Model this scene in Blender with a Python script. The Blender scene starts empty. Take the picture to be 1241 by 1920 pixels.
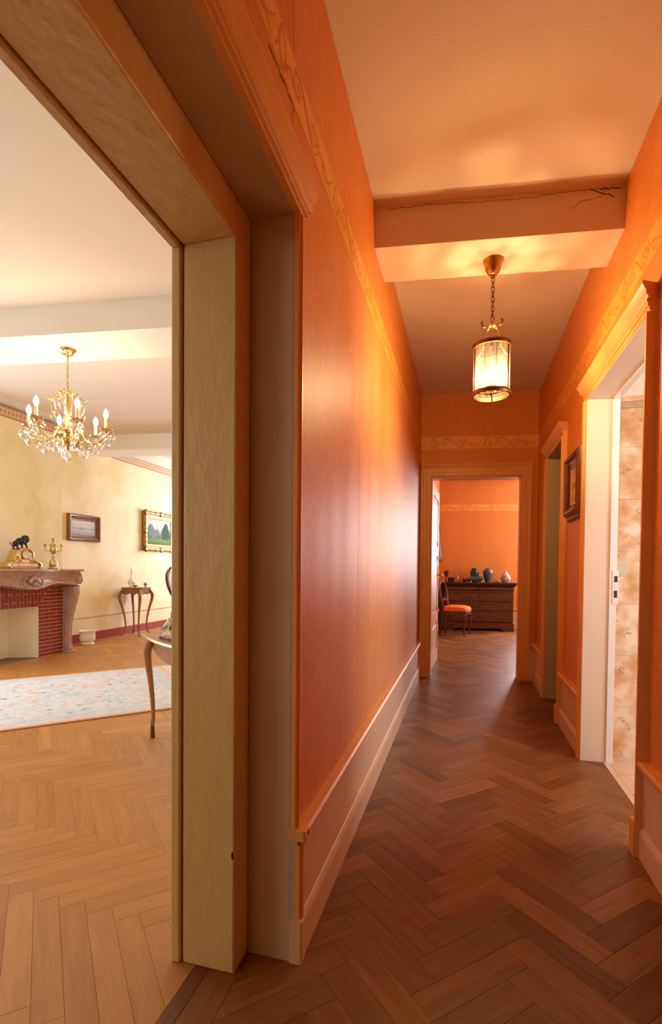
import bpy, math, random
from mathutils import Matrix, Vector
random.seed(7)
PI = math.pi
C = bpy.context.scene.collection

# ------------------------------------------------------------------ camera
SK = 0.1333                      # the cross walls and beams stand 7.6 degrees off square to the hall
cam_data = bpy.data.cameras.new('camera')
cam = bpy.data.objects.new('camera', cam_data); C.objects.link(cam)
F = 939.1
cam_data.sensor_width = 36; cam_data.sensor_fit = 'AUTO'
cam_data.lens = F * 36 / 1920
cam_data.shift_x = (620.5 - 611.9) / 1920
cam_data.shift_y = (1087.9 - 960) / 1920
cam_data.clip_start = 0.05
cam.matrix_world = (Matrix.Translation((0, 0, 1.15)) @ Matrix.Rotation(math.radians(15.47), 4, 'Z')
                    @ Matrix.Rotation(math.radians(90 - 1.37), 4, 'X') @ Matrix.Rotation(math.radians(0.49), 4, 'Z'))
bpy.context.scene.camera = cam

# ------------------------------------------------------------------ world, daylight, exposure
sc = bpy.context.scene
sc.view_settings.view_transform = 'Standard'
sc.view_settings.look = 'None'
sc.view_settings.gamma = 1
sc.view_settings.use_curve_mapping = False
sc.view_settings.exposure = 0.06
sc.cycles.use_denoising = True
sc.cycles.max_bounces = 10
sc.cycles.diffuse_bounces = 6
sc.cycles.glossy_bounces = 4
sc.cycles.transparent_max_bounces = 16
sc.cycles.sample_clamp_indirect = 6
w = bpy.data.worlds.new('sky'); sc.world = w; w.use_nodes = True
w.node_tree.nodes['Background'].inputs[0].default_value = (.62, .78, 1, 1)
w.node_tree.nodes['Background'].inputs[1].default_value = 1.2

def window_light(name, loc, direction, sx, sy, power, col):
    l = bpy.data.lights.new(name, 'AREA'); l.shape = 'RECTANGLE'; l.size = sx; l.size_y = sy
    l.energy = power; l.color = col
    o = bpy.data.objects.new(name, l); C.objects.link(o); o.location = loc
    o.rotation_euler = Vector(direction).to_track_quat('-Z', 'Z').to_euler()
    return o
DAY = (.80, .90, 1.0)
P_SALON_FAR, P_SALON_SIDE, P_SALON_NEAR, P_FAR, P_FAR2, P_KIT = 190, 115, 45, 36, 125, 44
window_light('daylight_salon_far', (-4.0, 10.36, 1.75), (0, -1, 0), 1.7, 1.9, P_SALON_FAR, DAY)
window_light('daylight_salon_side', (-5.72, 2.85, 1.75), (1, 0, 0), 1.5, 1.9, P_SALON_SIDE, DAY)
window_light('daylight_salon_near', (-4.2, -1.66, 1.75), (0, 1, 0), 1.3, 1.9, P_SALON_NEAR, DAY)
window_light('daylight_far_room', (2.08, 9.2, 1.75), (-1, 0, 0), 1.4, 1.8, P_FAR, (.95, .93, 1))
window_light('daylight_far_room_end', (1.60, 10.52, 1.78), (-SK, -1, 0), .62, 1.6, P_FAR2, (1, .95, .94))
window_light('daylight_kitchen', (2.66, 2.3, 1.6), (-1, 0, 0), 1.0, 1.2, P_KIT, (.9, .94, 1))
BULB_COL = (1.0, .67, .33)
BULB_HALL, BULB_SALON = 840, 250
BULB_COL2 = (1.0, .72, .42)

# ------------------------------------------------------------------ materials
def mat(name, col, rough=.6, metal=0, var=0, scale=6, stretch=(1, 1, 1), bump=0, bscale=None, spec=.5, col2=None, detail=4, coat=0, bstretch=None):
    m = bpy.data.materials.new(name); m.use_nodes = True
    nt = m.node_tree; N = nt.nodes; L = nt.links; p = N['Principled BSDF']
    p.inputs['Base Color'].default_value = (*col, 1); p.inputs['Roughness'].default_value = rough
    p.inputs['Metallic'].default_value = metal; p.inputs['Specular IOR Level'].default_value = spec
    if coat: p.inputs['Coat Weight'].default_value = coat; p.inputs['Coat Roughness'].default_value = .12
    tc = None
    if var or col2 or bump:
        tc = N.new('ShaderNodeTexCoord')
    def noise(sc_, st, det):
        mp = N.new('ShaderNodeMapping'); mp.inputs['Scale'].default_value = st
        L.new(tc.outputs['Object'], mp.inputs[0])
        n = N.new('ShaderNodeTexNoise'); n.inputs['Scale'].default_value = sc_; n.inputs['Detail'].default_value = det
        L.new(mp.outputs[0], n.inputs['Vector']); return n
    if var or col2:
        n = noise(scale, stretch, detail)
        r = N.new('ShaderNodeValToRGB'); r.color_ramp.elements[0].position = .3; r.color_ramp.elements[1].position = .7
        c2 = col2 if col2 else tuple(min(1, c * (1 + var)) for c in col)
        c1 = col if col2 else tuple(c * (1 - var) for c in col)
        r.color_ramp.elements[0].color = (*c1, 1); r.color_ramp.elements[1].color = (*c2, 1)
        L.new(n.outputs['Fac'], r.inputs[0]); L.new(r.outputs[0], p.inputs['Base Color'])
    if bump:
        n2 = noise(bscale or scale, bstretch or stretch, 3)
        b = N.new('ShaderNodeBump'); b.inputs['Strength'].default_value = bump; b.inputs['Distance'].default_value = .01
        L.new(n2.outputs['Fac'], b.inputs['Height']); L.new(b.outputs[0], p.inputs['Normal'])
    return m

def wallpaper(name, c1, c2, c3, sc_=22, rough=.42, wave=.35, streak=(1, 1, .22)):
    """mottled vinyl wallpaper; uneven plaster behind it gives broad vertical waves"""
    m = bpy.data.materials.new(name); m.use_nodes = True
    nt = m.node_tree; N = nt.nodes; L = nt.links; p = N['Principled BSDF']
    p.inputs['Roughness'].default_value = rough; p.inputs['Specular IOR Level'].default_value = .36
    tc = N.new('ShaderNodeTexCoord')
    def mp(s):
        a = N.new('ShaderNodeMapping'); a.inputs['Scale'].default_value = s; L.new(tc.outputs['Object'], a.inputs[0]); return a
    def nz(v, s, d=4, dist=0):
        a = N.new('ShaderNodeTexNoise'); a.inputs['Scale'].default_value = s; a.inputs['Detail'].default_value = d
        a.inputs['Distortion'].default_value = dist; L.new(v.outputs[0], a.inputs['Vector']); return a
    n1 = nz(mp(streak), sc_, 5, .6)
    r = N.new('ShaderNodeValToRGB'); e = r.color_ramp.elements
    e[0].position = .34; e[0].color = (*c1, 1); e[1].position = .68; e[1].color = (*c3, 1)
    k = e.new(.5); k.color = (*c2, 1)
    L.new(n1.outputs['Fac'], r.inputs[0]); L.new(r.outputs[0], p.inputs['Base Color'])
    n2 = nz(mp((1, 1, .12)), 4.0, 1); n3 = nz(mp((1, 1, .6)), 160, 3)
    b1 = N.new('ShaderNodeBump'); b1.inputs['Strength'].default_value = wave; b1.inputs['Distance'].default_value = .05
    L.new(n2.outputs['Fac'], b1.inputs['Height'])
    b2 = N.new('ShaderNodeBump'); b2.inputs['Strength'].default_value = .12; b2.inputs['Distance'].default_value = .002
    L.new(n3.outputs['Fac'], b2.inputs['Height']); L.new(b1.outputs[0], b2.inputs['Normal']); L.new(b2.outputs[0], p.inputs['Normal'])
    return m

def wood_planks(name, cols, rough=.34, grain=1.0):
    """oak boards: UV runs along each board, every board gets its own tone"""
    m = bpy.data.materials.new(name); m.use_nodes = True
    nt = m.node_tree; N = nt.nodes; L = nt.links; p = N['Principled BSDF']
    p.inputs['Specular IOR Level'].default_value = .38
    uv = N.new('ShaderNodeUVMap'); oi = N.new('ShaderNodeObjectInfo'); g = N.new('ShaderNodeNewGeometry')
    ad = N.new('ShaderNodeMath'); ad.operation = 'ADD'; L.new(oi.outputs['Random'], ad.inputs[0]); L.new(g.outputs['Random Per Island'], ad.inputs[1])
    fr = N.new('ShaderNodeMath'); fr.operation = 'FRACT'; L.new(ad.outputs[0], fr.inputs[0])
    ml = N.new('ShaderNodeMath'); ml.operation = 'MULTIPLY'; ml.inputs[1].default_value = 61; L.new(fr.outputs[0], ml.inputs[0])
    mp = N.new('ShaderNodeMapping'); mp.inputs['Scale'].default_value = (1.6, 16, 1); L.new(uv.outputs[0], mp.inputs[0])
    n = N.new('ShaderNodeTexNoise'); n.noise_dimensions = '4D'; n.inputs['Scale'].default_value = 2.2; n.inputs['Detail'].default_value = 5
    n.inputs['Distortion'].default_value = 1.1
    L.new(mp.outputs[0], n.inputs['Vector']); L.new(ml.outputs[0], n.inputs['W'])
    mp2 = N.new('ShaderNodeMapping'); mp2.inputs['Scale'].default_value = (5, 120, 1); L.new(uv.outputs[0], mp2.inputs[0])
    n2 = N.new('ShaderNodeTexNoise'); n2.noise_dimensions = '4D'; n2.inputs['Scale'].default_value = 3; n2.inputs['Detail'].default_value = 3
    L.new(mp2.outputs[0], n2.inputs['Vector']); L.new(ml.outputs[0], n2.inputs['W'])
    tone = N.new('ShaderNodeValToRGB'); e = tone.color_ramp.elements
    e[0].color = (*cols[0], 1); e[1].color = (*cols[-1], 1)
    for i, c in enumerate(cols[1:-1]):
        k = e.new((i + 1) / (len(cols) - 1)); k.color = (*c, 1)
    L.new(fr.outputs[0], tone.inputs[0])
    r1 = N.new('ShaderNodeMapRange'); r1.inputs[1].default_value = .35; r1.inputs[2].default_value = .7; r1.inputs[3].default_value = 1 + .12 * grain; r1.inputs[4].default_value = 1 - .28 * grain
    L.new(n.outputs['Fac'], r1.inputs[0])
    r2 = N.new('ShaderNodeMapRange'); r2.inputs[1].default_value = .35; r2.inputs[2].default_value = .7; r2.inputs[3].default_value = 1 + .06 * grain; r2.inputs[4].default_value = 1 - .14 * grain
    L.new(n2.outputs['Fac'], r2.inputs[0])
    mm = N.new('ShaderNodeMath'); mm.operation = 'MULTIPLY'; L.new(r1.outputs[0], mm.inputs[0]); L.new(r2.outputs[0], mm.inputs[1])
    vm = N.new('ShaderNodeVectorMath'); vm.operation = 'SCALE'; L.new(tone.outputs[0], vm.inputs[0]); L.new(mm.outputs[0], vm.inputs['Scale'])
    L.new(vm.outputs[0], p.inputs['Base Color'])
    rr = N.new('ShaderNodeMapRange'); rr.inputs[3].default_value = rough - .06; rr.inputs[4].default_value = rough + .12
    L.new(n.outputs['Fac'], rr.inputs[0]); L.new(rr.outputs[0], p.inputs['Roughness'])
    b = N.new('ShaderNodeBump'); b.inputs['Strength'].default_value = .12; b.inputs['Distance'].default_value = .002
    L.new(n2.outputs['Fac'], b.inputs['Height']); L.new(b.outputs[0], p.inputs['Normal'])
    return m

def emis(name, col, s):
    m = bpy.data.materials.new(name); m.use_nodes = True; nt = m.node_tree; nt.nodes.clear()
    e = nt.nodes.new('ShaderNodeEmission'); o = nt.nodes.new('ShaderNodeOutputMaterial')
    e.inputs[0].default_value = (*col, 1); e.inputs[1].default_value = s; nt.links.new(e.outputs[0], o.inputs[0]); return m

def thin_glass(name, tint, gloss=.12, rough=.03):
    m = bpy.data.materials.new(name); m.use_nodes = True; nt = m.node_tree; nt.nodes.clear()
    t = nt.nodes.new('ShaderNodeBsdfTransparent'); t.inputs[0].default_value = (*tint, 1)
    g = nt.nodes.new('ShaderNodeBsdfGlossy'); g.inputs['Roughness'].default_value = rough
    f = nt.nodes.new('ShaderNodeLayerWeight'); f.inputs['Blend'].default_value = .25
    a = nt.nodes.new('ShaderNodeMath'); a.operation = 'MULTIPLY_ADD'; a.inputs[1].default_value = .7; a.inputs[2].default_value = gloss; a.use_clamp = True
    x = nt.nodes.new('ShaderNodeMixShader'); o = nt.nodes.new('ShaderNodeOutputMaterial')
    nt.links.new(f.outputs['Facing'], a.inputs[0]); nt.links.new(a.outputs[0], x.inputs[0])
    nt.links.new(t.outputs[0], x.inputs[1]); nt.links.new(g.outputs[0], x.inputs[2]); nt.links.new(x.outputs[0], o.inputs[0]); return m

M = {}
M['orange'] = wallpaper('orange_wallpaper', (.64, .215, .040), (.68, .236, .046), (.72, .262, .055), sc_=48, rough=.50, wave=.25, streak=(1, 1, .55))
M['orange_print'] = mat('border_print', (.62, .20, .035), .5)
M['border'] = mat('border_paper', (.80, .37, .055), .5, var=.08, scale=30)
M['yellow'] = wallpaper('cream_wallpaper', (.79, .66, .35), (.86, .74, .45), (.89, .80, .55), sc_=2.2, rough=.62, wave=.12, streak=(1, 1, .9))
M['ceil'] = mat('ceiling_plaster', (.70, .56, .41), .85, bump=.15, bscale=60)
M['ceil_salon'] = mat('salon_ceiling_paint', (.80, .72, .62), .8, bump=.1, bscale=60)
M['beam_salon'] = mat('salon_beam_paint', (.84, .82, .76), .8, bump=.1, bscale=60)
M['trim'] = mat('orange_tan_paint', (.76, .37, .10), .42, var=.05, scale=8)
M['panel'] = mat('peach_panel', (.74, .46, .28), .45, var=.03, scale=40, bump=.15, bscale=250)
M['cream'] = mat('old_cream_gloss_paint', (.66, .475, .18), .38, var=.025, scale=5, stretch=(1, 1, .4), bump=.35, bscale=28, bstretch=(1, 1, .45))
M['lining'] = mat('beige_lining_paint', (.52, .38, .23), .5, var=.04, scale=5, bump=.12, bscale=120)
M['white_paint'] = mat('ivory_paint', (.83, .70, .55), .4, bump=.06, bscale=40)
M['dark'] = mat('dark_gap', (.03, .015, .008), .9)
M['joint'] = mat('floor_joint', (.07, .03, .012), .8)
M['oak_hall'] = wood_planks('oak_hall', [(.14, .046, .010), (.25, .096, .022), (.20, .072, .016), (.31, .125, .030), (.23, .085, .019), (.16, .054, .012), (.34, .145, .036)], .38)
M['oak_salon'] = wood_planks('oak_salon', [(.44, .185, .040), (.48, .205, .047), (.51, .222, .052), (.46, .19, .042), (.58, .275, .072)], .42, .5)
M['brass'] = mat('aged_brass', (.50, .32, .10), .3, 1, var=.2, scale=20)
M['brass_dark'] = mat('bronzed_brass', (.20, .10, .035), .35, 1)
M['gilt'] = mat('gilt_bronze', (.70, .52, .22), .28, 1, var=.12, scale=30)
def ribbed_glass():
    m = thin_glass('ribbed_glass', (1, .99, .97), .05, .08); nt = m.node_tree
    out = [n for n in nt.nodes if n.type == 'OUTPUT_MATERIAL'][0]; prev = out.inputs[0].links[0].from_socket
    t = nt.nodes.new('ShaderNodeBsdfTranslucent'); t.inputs[0].default_value = (1, .93, .8, 1); d = nt.nodes.new('ShaderNodeBsdfDiffuse')
    a = nt.nodes.new('ShaderNodeMixShader'); a.inputs[0].default_value = .4; nt.links.new(t.outputs[0], a.inputs[1]); nt.links.new(d.outputs[0], a.inputs[2])
    tc = nt.nodes.new('ShaderNodeTexCoord'); w_ = nt.nodes.new('ShaderNodeTexNoise'); w_.inputs['Scale'].default_value = 90
    mp = nt.nodes.new('ShaderNodeMapping'); mp.inputs['Scale'].default_value = (1, 1, .03); nt.links.new(tc.outputs['Object'], mp.inputs[0]); nt.links.new(mp.outputs[0], w_.inputs['Vector'])
    r = nt.nodes.new('ShaderNodeMapRange'); r.inputs[1].default_value = .35; r.inputs[2].default_value = .65; r.inputs[3].default_value = .01; r.inputs[4].default_value = .06; nt.links.new(w_.outputs['Fac'], r.inputs[0])
    x = nt.nodes.new('ShaderNodeMixShader'); nt.links.new(r.outputs[0], x.inputs[0]); nt.links.new(prev, x.inputs[1]); nt.links.new(a.outputs[0], x.inputs[2]); nt.links.new(x.outputs[0], out.inputs[0]); return m
M['glass'] = ribbed_glass()
M['crystal'] = thin_glass('cut_crystal', (.97, .96, .93), .30, .12)
M['bulb_hall'] = emis('hall_bulb_glow', BULB_COL, BULB_HALL)
M['bulb_salon'] = emis('salon_bulb_glow', BULB_COL2, BULB_SALON)
M['candle'] = mat('candle_sleeve', (.85, .74, .5), .5)
M['walnut'] = mat('walnut', (.085, .028, .011), .42, spec=.3, col2=(.16, .055, .02), scale=9, stretch=(1, 1, 3), detail=6)
M['walnut_dark'] = mat('dark_walnut', (.05, .018, .009), .4)
M['honey'] = mat('honey_wood', (.34, .15, .055), .35, col2=(.46, .22, .08), scale=12, stretch=(1, 1, .3))
M['rosewood'] = mat('rosewood', (.27, .11, .06), .32, col2=(.38, .17, .09), scale=10, stretch=(3, 3, .5))
M['mahog'] = mat('mahogany_frame', (.10, .022, .009), .25, var=.2, scale=14)
M['marble'] = mat('brown_marble', (.36, .215, .17), .25, col2=(.52, .35, .29), scale=26, detail=8)
M['brick'] = mat('glazed_brick', (.24, .032, .026), .38, var=.25, scale=18)
M['mortar'] = mat('pink_mortar', (.72, .45, .42), .8)
M['hearth'] = mat('hearth_stone', (.22, .15, .11), .7, var=.2, scale=12)
M['firebox'] = mat('firebox_plaster', (.88, .85, .70), .7)
M['redbase'] = mat('red_skirting', (.36, .05, .04), .45)
M['crown'] = mat('crown_paper', (.72, .50, .30), .7)
M['crown_print'] = mat('crown_print', (.50, .25, .15), .7)
M['upholst'] = mat('orange_velvet', (.75, .22, .035), .8, var=.1, scale=20)
M['white_fab'] = mat('pale_damask', (.72, .66, .55), .75, var=.06, scale=40)
M['porcelain'] = mat('white_porcelain', (.90, .90, .91), .15, coat=.5)
M['bronze'] = mat('dark_bronze', (.035, .035, .03), .35, .6)
M['switch'] = mat('switch_plastic', (.62, .58, .42), .4)
M['red'] = mat('dark_red_mark', (.05, .02, .03), .5)

# ------------------------------------------------------------------ mesh builder
class MB:
    def __init__(s, M0=None): s.v = []; s.f = []; s.m = []; s.uv = None; s.M = M0 or Matrix.Identity(4); s.mi = 0
    def add(s, vs, fs, mi=None):
        b = len(s.v); s.v += [tuple(s.M @ Vector(p)) for p in vs]
        s.f += [tuple(b + i for i in f) for f in fs]; s.m += [s.mi if mi is None else mi] * len(fs); return s
    def box(s, x0, x1, y0, y1, z0, z1, mi=None):
        v = [(x, y, z) for z in (z0, z1) for y in (y0, y1) for x in (x0, x1)]
        return s.add(v, [(0, 2, 3, 1), (4, 5, 7, 6), (0, 1, 5, 4), (2, 6, 7, 3), (0, 4, 6, 2), (1, 3, 7, 5)], mi)
    def hexa(s, bot, top, mi=None):     # 4 + 4 corners, counter-clockwise seen from above
        return s.add(list(bot) + list(top), [(3, 2, 1, 0), (4, 5, 6, 7), (0, 1, 5, 4), (1, 2, 6, 5), (2, 3, 7, 6), (3, 0, 4, 7)], mi)
    def extr(s, prof, axis, a, b, mi=None, mitre=0):
        """prism of a 2D outline; axis 'x': outline is (y,z); 'y': (x,z); 'z': (x,y)"""
        n = len(prof)
        def P(p, t, e):
            if axis == 'x': return (t + e * mitre * p[0], p[0], p[1])
            if axis == 'y': return (p[0], t, p[1])
            return (p[0], p[1], t)
        v = [P(p, a, -1) for p in prof] + [P(p, b, 1) for p in prof]
        ar = sum(prof[i][0] * prof[(i + 1) % n][1] - prof[(i + 1) % n][0] * prof[i][1] for i in range(n))
        flip = (ar < 0) != (axis == 'y')
        side = [(i, (i + 1) % n, n + (i + 1) % n, n + i) for i in range(n)]
        caps = [tuple(range(n - 1, -1, -1)), tuple(range(n, 2 * n))]
        fs = side + caps
        if flip: fs = [tuple(reversed(f)) for f in fs]
        return s.add(v, fs, mi)
    def lathe(s, prof, n=24, c=(0, 0, 0), mi=None, sx=1, sy=1, a0=0):
        v = []; fs = []; k = len(prof)
        for (r, z) in prof:
            for i in range(n):
                a = a0 + 2 * PI * i / n; v.append((c[0] + r * sx * math.cos(a), c[1] + r * sy * math.sin(a), c[2] + z))
        for j in range(k - 1):
            for i in range(n):
                i2 = (i + 1) % n; fs.append((j * n + i, j * n + i2, (j + 1) * n + i2, (j + 1) * n + i))
        loop = prof[0] == prof[-1]
        if prof[0][0] > 1e-5 and not loop: fs.append(tuple(reversed(range(n))))
        if prof[-1][0] > 1e-5 and not loop: fs.append(tuple((k - 1) * n + i for i in range(n)))
        return s.add(v, fs, mi)
    def tube(s, pts, rad, n=8, mi=None, closed=False, flat=1.0):
        pts = [Vector(p) for p in pts]; K = len(pts)
        if not hasattr(rad, '__len__'): rad = [rad] * K
        v = []; fs = []; up = None
        for i, p in enumerate(pts):
            if closed: t = pts[(i + 1) % K] - pts[i - 1]
            else: t = pts[min(i + 1, K - 1)] - pts[max(i - 1, 0)]
            t = t.normalized() if t.length > 1e-9 else Vector((0, 0, 1))
            if up is None:
                up = Vector((0, 0, 1)) if abs(t.z) < .9 else Vector((1, 0, 0))
            a = up - t * up.dot(t)
            if a.length < 1e-6: a = Vector((1, 0, 0)) - t * t.x
            a.normalize(); up = a; b = t.cross(a)
            for j in range(n):
                q = 2 * PI * j / n; v.append(p + (a * math.cos(q) + b * math.sin(q) * flat) * rad[i])
        R = K if closed else K - 1
        for i in range(R):
            i2 = (i + 1) % K
            for j in range(n):
                j2 = (j + 1) % n; fs.append((i * n + j, i * n + j2, i2 * n + j2, i2 * n + j))
        if not closed: fs.append(tuple(reversed(range(n)))); fs.append(tuple((K - 1) * n + j for j in range(n)))
        return s.add([tuple(q) for q in v], fs, mi)
    def ball(s, c, r, n=12, k=8, sx=1, sy=1, sz=1, mi=None):
        prof = [(max(1e-6, r * math.sin(PI * i / k)), -r * sz * math.cos(PI * i / k)) for i in range(k + 1)]
        return s.lathe(prof, n, c, mi, sx, sy)
    def build(s, name, mats, parent=None, bevel=0, smooth=True, angle=38, sub=0):
        me = bpy.data.meshes.new(name); me.from_pydata(s.v, [], s.f)
        for m_ in (mats if isinstance(mats, (list, tuple)) else [mats]): me.materials.append(m_)
        if any(s.m): me.polygons.foreach_set('material_index', s.m)
        if smooth:
            me.polygons.foreach_set('use_smooth', [True] * len(me.polygons)); me.set_sharp_from_angle(angle=math.radians(angle))
        me.update()
        return link(name, me, parent, bevel, sub)
def link(name, me, parent=None, bevel=0, sub=0):
    o = bpy.data.objects.new(name, me); C.objects.link(o)
    if parent is not None: o.parent = parent
    if bevel:
        b = o.modifiers.new('b', 'BEVEL'); b.width = bevel; b.segments = 2; b.limit_method = 'ANGLE'; b.angle_limit = math.radians(40)
    if sub:
        b = o.modifiers.new('s', 'SUBSURF'); b.levels = sub; b.render_levels = sub
    return o
def thing(name, label, cat, loc=(0, 0, 0), rz=0, group=None):
    o = bpy.data.objects.new(name, None); C.objects.link(o); o.location = loc; o.rotation_euler = (0, 0, rz)
    o.empty_display_size = .1; o['label'] = label; o['category'] = cat
    if group: o['group'] = group
    return o
def struct(o, label=None):
    o['kind'] = 'structure'
    if label: o['label'] = label
    return o
def sgroup(name, label=None):
    o = bpy.data.objects.new(name, None); C.objects.link(o); o.empty_display_size = .1; return struct(o, label)
def frame(org, n):
    """matrix of a wall: local x along it, local y out of it, local z up"""
    n = Vector((n[0], n[1], 0)).normalized(); x = Vector((n.y, -n.x, 0))
    return Matrix(((x.x, n.x, 0, org[0]), (x.y, n.y, 0, org[1]), (0, 0, 1, org[2]), (0, 0, 0, 1)))
def T(x, y, z=0): return Matrix.Translation((x, y, z))
def RZ(a): return Matrix.Rotation(a, 4, 'Z')
def spline(pts, k=6, closed=False):
    pts = [Vector(p) for p in pts]; out = []; n = len(pts)
    for i in range(n if closed else n - 1):
        p0 = pts[i - 1] if (closed or i > 0) else pts[0]; p1 = pts[i]; p2 = pts[(i + 1) % n]
        p3 = pts[(i + 2) % n] if (closed or i + 2 < n) else pts[-1]
        for j in range(k):
            t = j / k
            out.append(.5 * ((2 * p1) + (-p0 + p2) * t + (2 * p0 - 5 * p1 + 4 * p2 - p3) * t * t + (-p0 + 3 * p1 - 3 * p2 + p3) * t ** 3))
    if not closed: out.append(pts[-1])
    return out
CP = Vector((0, 0, 1.15)); YAW = math.radians(15.47)
def pix(P):      # rough pixel of a world point, only used to choose which boards are built one by one
    d = Vector(P) - CP; z = -d.x * math.sin(YAW) + d.y * math.cos(YAW)
    if z < .2: return None
    return (611.9 + F * (d.x * math.cos(YAW) + d.y * math.sin(YAW)) / z, 1065 - F * d.z / z)

# ------------------------------------------------------------------ floors
def clip(poly, x0, x1, y0, y1):
    for ax, lim, sg in ((0, x0, 1), (0, x1, -1), (1, y0, 1), (1, y1, -1)):
        out = []
        for i in range(len(poly)):
            a, b = poly[i - 1], poly[i]; da = (a[ax] - lim) * sg; db = (b[ax] - lim) * sg
            if (da >= 0) != (db >= 0):
                t = da / (da - db); out.append((a[0] + (b[0] - a[0]) * t, a[1] + (b[1] - a[1]) * t))
            if db >= 0: out.append(b)
        poly = out
        if len(poly) < 3: return []
    return poly
def plank_mesh(name, poly, material, uvfn, e=.0006):
    """one board: a top with eased edges and four sides"""
    n = len(poly); cx = sum(p[0] for p in poly) / n; cy = sum(p[1] for p in poly) / n
    ins = []
    for p in poly:
        dx, dy = cx - p[0], cy - p[1]; l = math.hypot(dx, dy) or 1
        ins.append((p[0] + math.copysign(min(e, abs(dx)), dx), p[1] + math.copysign(min(e, abs(dy)), dy)))
    v = [(x, y, 0) for x, y in ins] + [(x, y, -.0008) for x, y in poly] + [(x, y, -.010) for x, y in poly]
    f = [tuple(range(n))] + [(n + i, n + (i + 1) % n, (i + 1) % n, i) for i in range(n)] + [(2 * n + i, 2 * n + (i + 1) % n, n + (i + 1) % n, n + i) for i in range(n)]
    return v, f
def set_uv(me, fn):
    uv = me.uv_layers.new(name='UVMap'); co = me.vertices
    uv.data.foreach_set('uv', [c for l in me.loops for c in fn(l.vertex_index)])
def herringbone(parent, L, wd, org, ang, rects, material, limit=300):
    """boards as own objects (the nearest in view), the others joined in one piece of stuff"""
    g = .00025
    cosA, sinA = math.cos(ang), math.sin(ang)
    def W(p, q): return (org[0] + p * cosA - q * sinA, org[1] + p * sinA + q * cosA)
    R = 14; items = []
    kmax = int(R / wd)
    for m_ in range(-int(R / L), int(R / L)):
        for k in range(-kmax, kmax):
            for t in (0, 1):
                if t == 0: p0, q0, p1, q1 = k * wd + m_ * 2 * L, k * wd, k * wd + m_ * 2 * L + L, (k + 1) * wd
                else: p0, q0, p1, q1 = k * wd + m_ * 2 * L, (k + 1) * wd, (k + 1) * wd + m_ * 2 * L, (k + 1) * wd + L
                c = W((p0 + p1) / 2, (q0 + q1) / 2)
                for (x0, x1, y0, y1) in rects:
                    if c[0] < x0 - L or c[0] > x1 + L or c[1] < y0 - L or c[1] > y1 + L: continue
                    quad = [W(p0 + g, q0 + g), W(p1 - g, q0 + g), W(p1 - g, q1 - g), W(p0 + g, q1 - g)]
                    pl = clip(quad, x0, x1, y0, y1)
                    if len(pl) < 3: continue
                    ar = abs(sum(pl[i - 1][0] * pl[i][1] - pl[i][0] * pl[i - 1][1] for i in range(len(pl)))) / 2
                    if ar < 2e-4: continue
                    a = ang + (PI / 2 if t else 0)
                    whole = ar > L * wd * .97
                    cc = (sum(p[0] for p in pl) / len(pl), sum(p[1] for p in pl) / len(pl)) if not whole else c
                    items.append((cc, a, pl if not whole else None))
    def key(it):
        c = it[0]; u = pix((c[0], c[1], 0)); d = math.hypot(*c)
        if u is None: return 1e3 + d
        if not (-60 < u[0] < 1300 and u[1] < 2010): return 100 + d
        if parent.get('hide_from') and u[0] > parent['hide_from']: return 50 + d
        if parent.get('show_from') and c[1] > 1.45 and (c[0] < -.47 or c[0] > .75 and not (2.2 < c[1] < 3.4)): return 50 + d
        return d
    items.sort(key=key)
    std = None; rest_v = []; rest_f = []; rest_uv = []
    for i, (c, a, pl) in enumerate(items):
        dz = random.uniform(-.0002, .00015)
        ca, sa = math.cos(-a), math.sin(-a)
        if pl is None: loc = [(-L / 2 + g, -wd / 2 + g), (L / 2 - g, -wd / 2 + g), (L / 2 - g, wd / 2 - g), (-L / 2 + g, wd / 2 - g)]
        else:
            loc = [((x - c[0]) * ca - (y - c[1]) * sa, (x - c[0]) * sa + (y - c[1]) * ca) for x, y in pl]
            s_ = sum(loc[j - 1][0] * loc[j][1] - loc[j][0] * loc[j - 1][1] for j in range(len(loc)))
            if s_ < 0: loc.reverse()
        if i < limit:
            if pl is None and std is not None: me = std
            else:
                v, f = plank_mesh('plank', loc, material, None)
                me = bpy.data.meshes.new('plank'); me.from_pydata(v, [], f); me.materials.append(material)
                set_uv(me, lambda vi, v=v: (v[vi][0], v[vi][1])); me.update()
                if pl is None: std = me
            o = link('plank', me, parent); o.location = (c[0], c[1], dz); o.rotation_euler = (0, 0, a)
        else:
            v, f = plank_mesh('plank', loc, material, None)
            b = len(rest_v); ca, sa = math.cos(a), math.sin(a)
            rest_v += [(c[0] + x * ca - y * sa, c[1] + x * sa + y * ca, z + dz) for x, y, z in v]
            rest_uv += [(x, y) for x, y, z in v]
            rest_f += [tuple(b + j for j in q) for q in f]
    if rest_f:
        me = bpy.data.meshes.new('planks'); me.from_pydata(rest_v, [], rest_f); me.materials.append(material)
        set_uv(me, lambda vi: rest_uv[vi]); me.update()
        o = link('parquet_field', me, parent); o['kind'] = 'stuff'
S_X0, S_Y0, S_Y1 = -5.60, -1.6, 10.3     # salon
floor = MB().box(-.60, .82, -3.6, 5.6, -.05, -.006).box(-.48, 1.95, 5.6, 10.6, -.05, -.006).build('floor', M['joint'], smooth=False)
struct(floor, 'herringbone oak parquet of the hall and the room behind it'); floor['show_from'] = 1
herringbone(floor, .36, .09, (-.06, 2.168), PI / 4, [(-.60, .812, -3.6, 5.6), (-.48, 1.95, 5.6, 10.6)], M['oak_hall'])
floor2 = MB().box(S_X0, -.60, S_Y0, S_Y1, -.05, -.006).build('floor', M['joint'], smooth=False)
struct(floor2, 'pale herringbone oak parquet of the salon'); floor2['hide_from'] = 350
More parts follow.
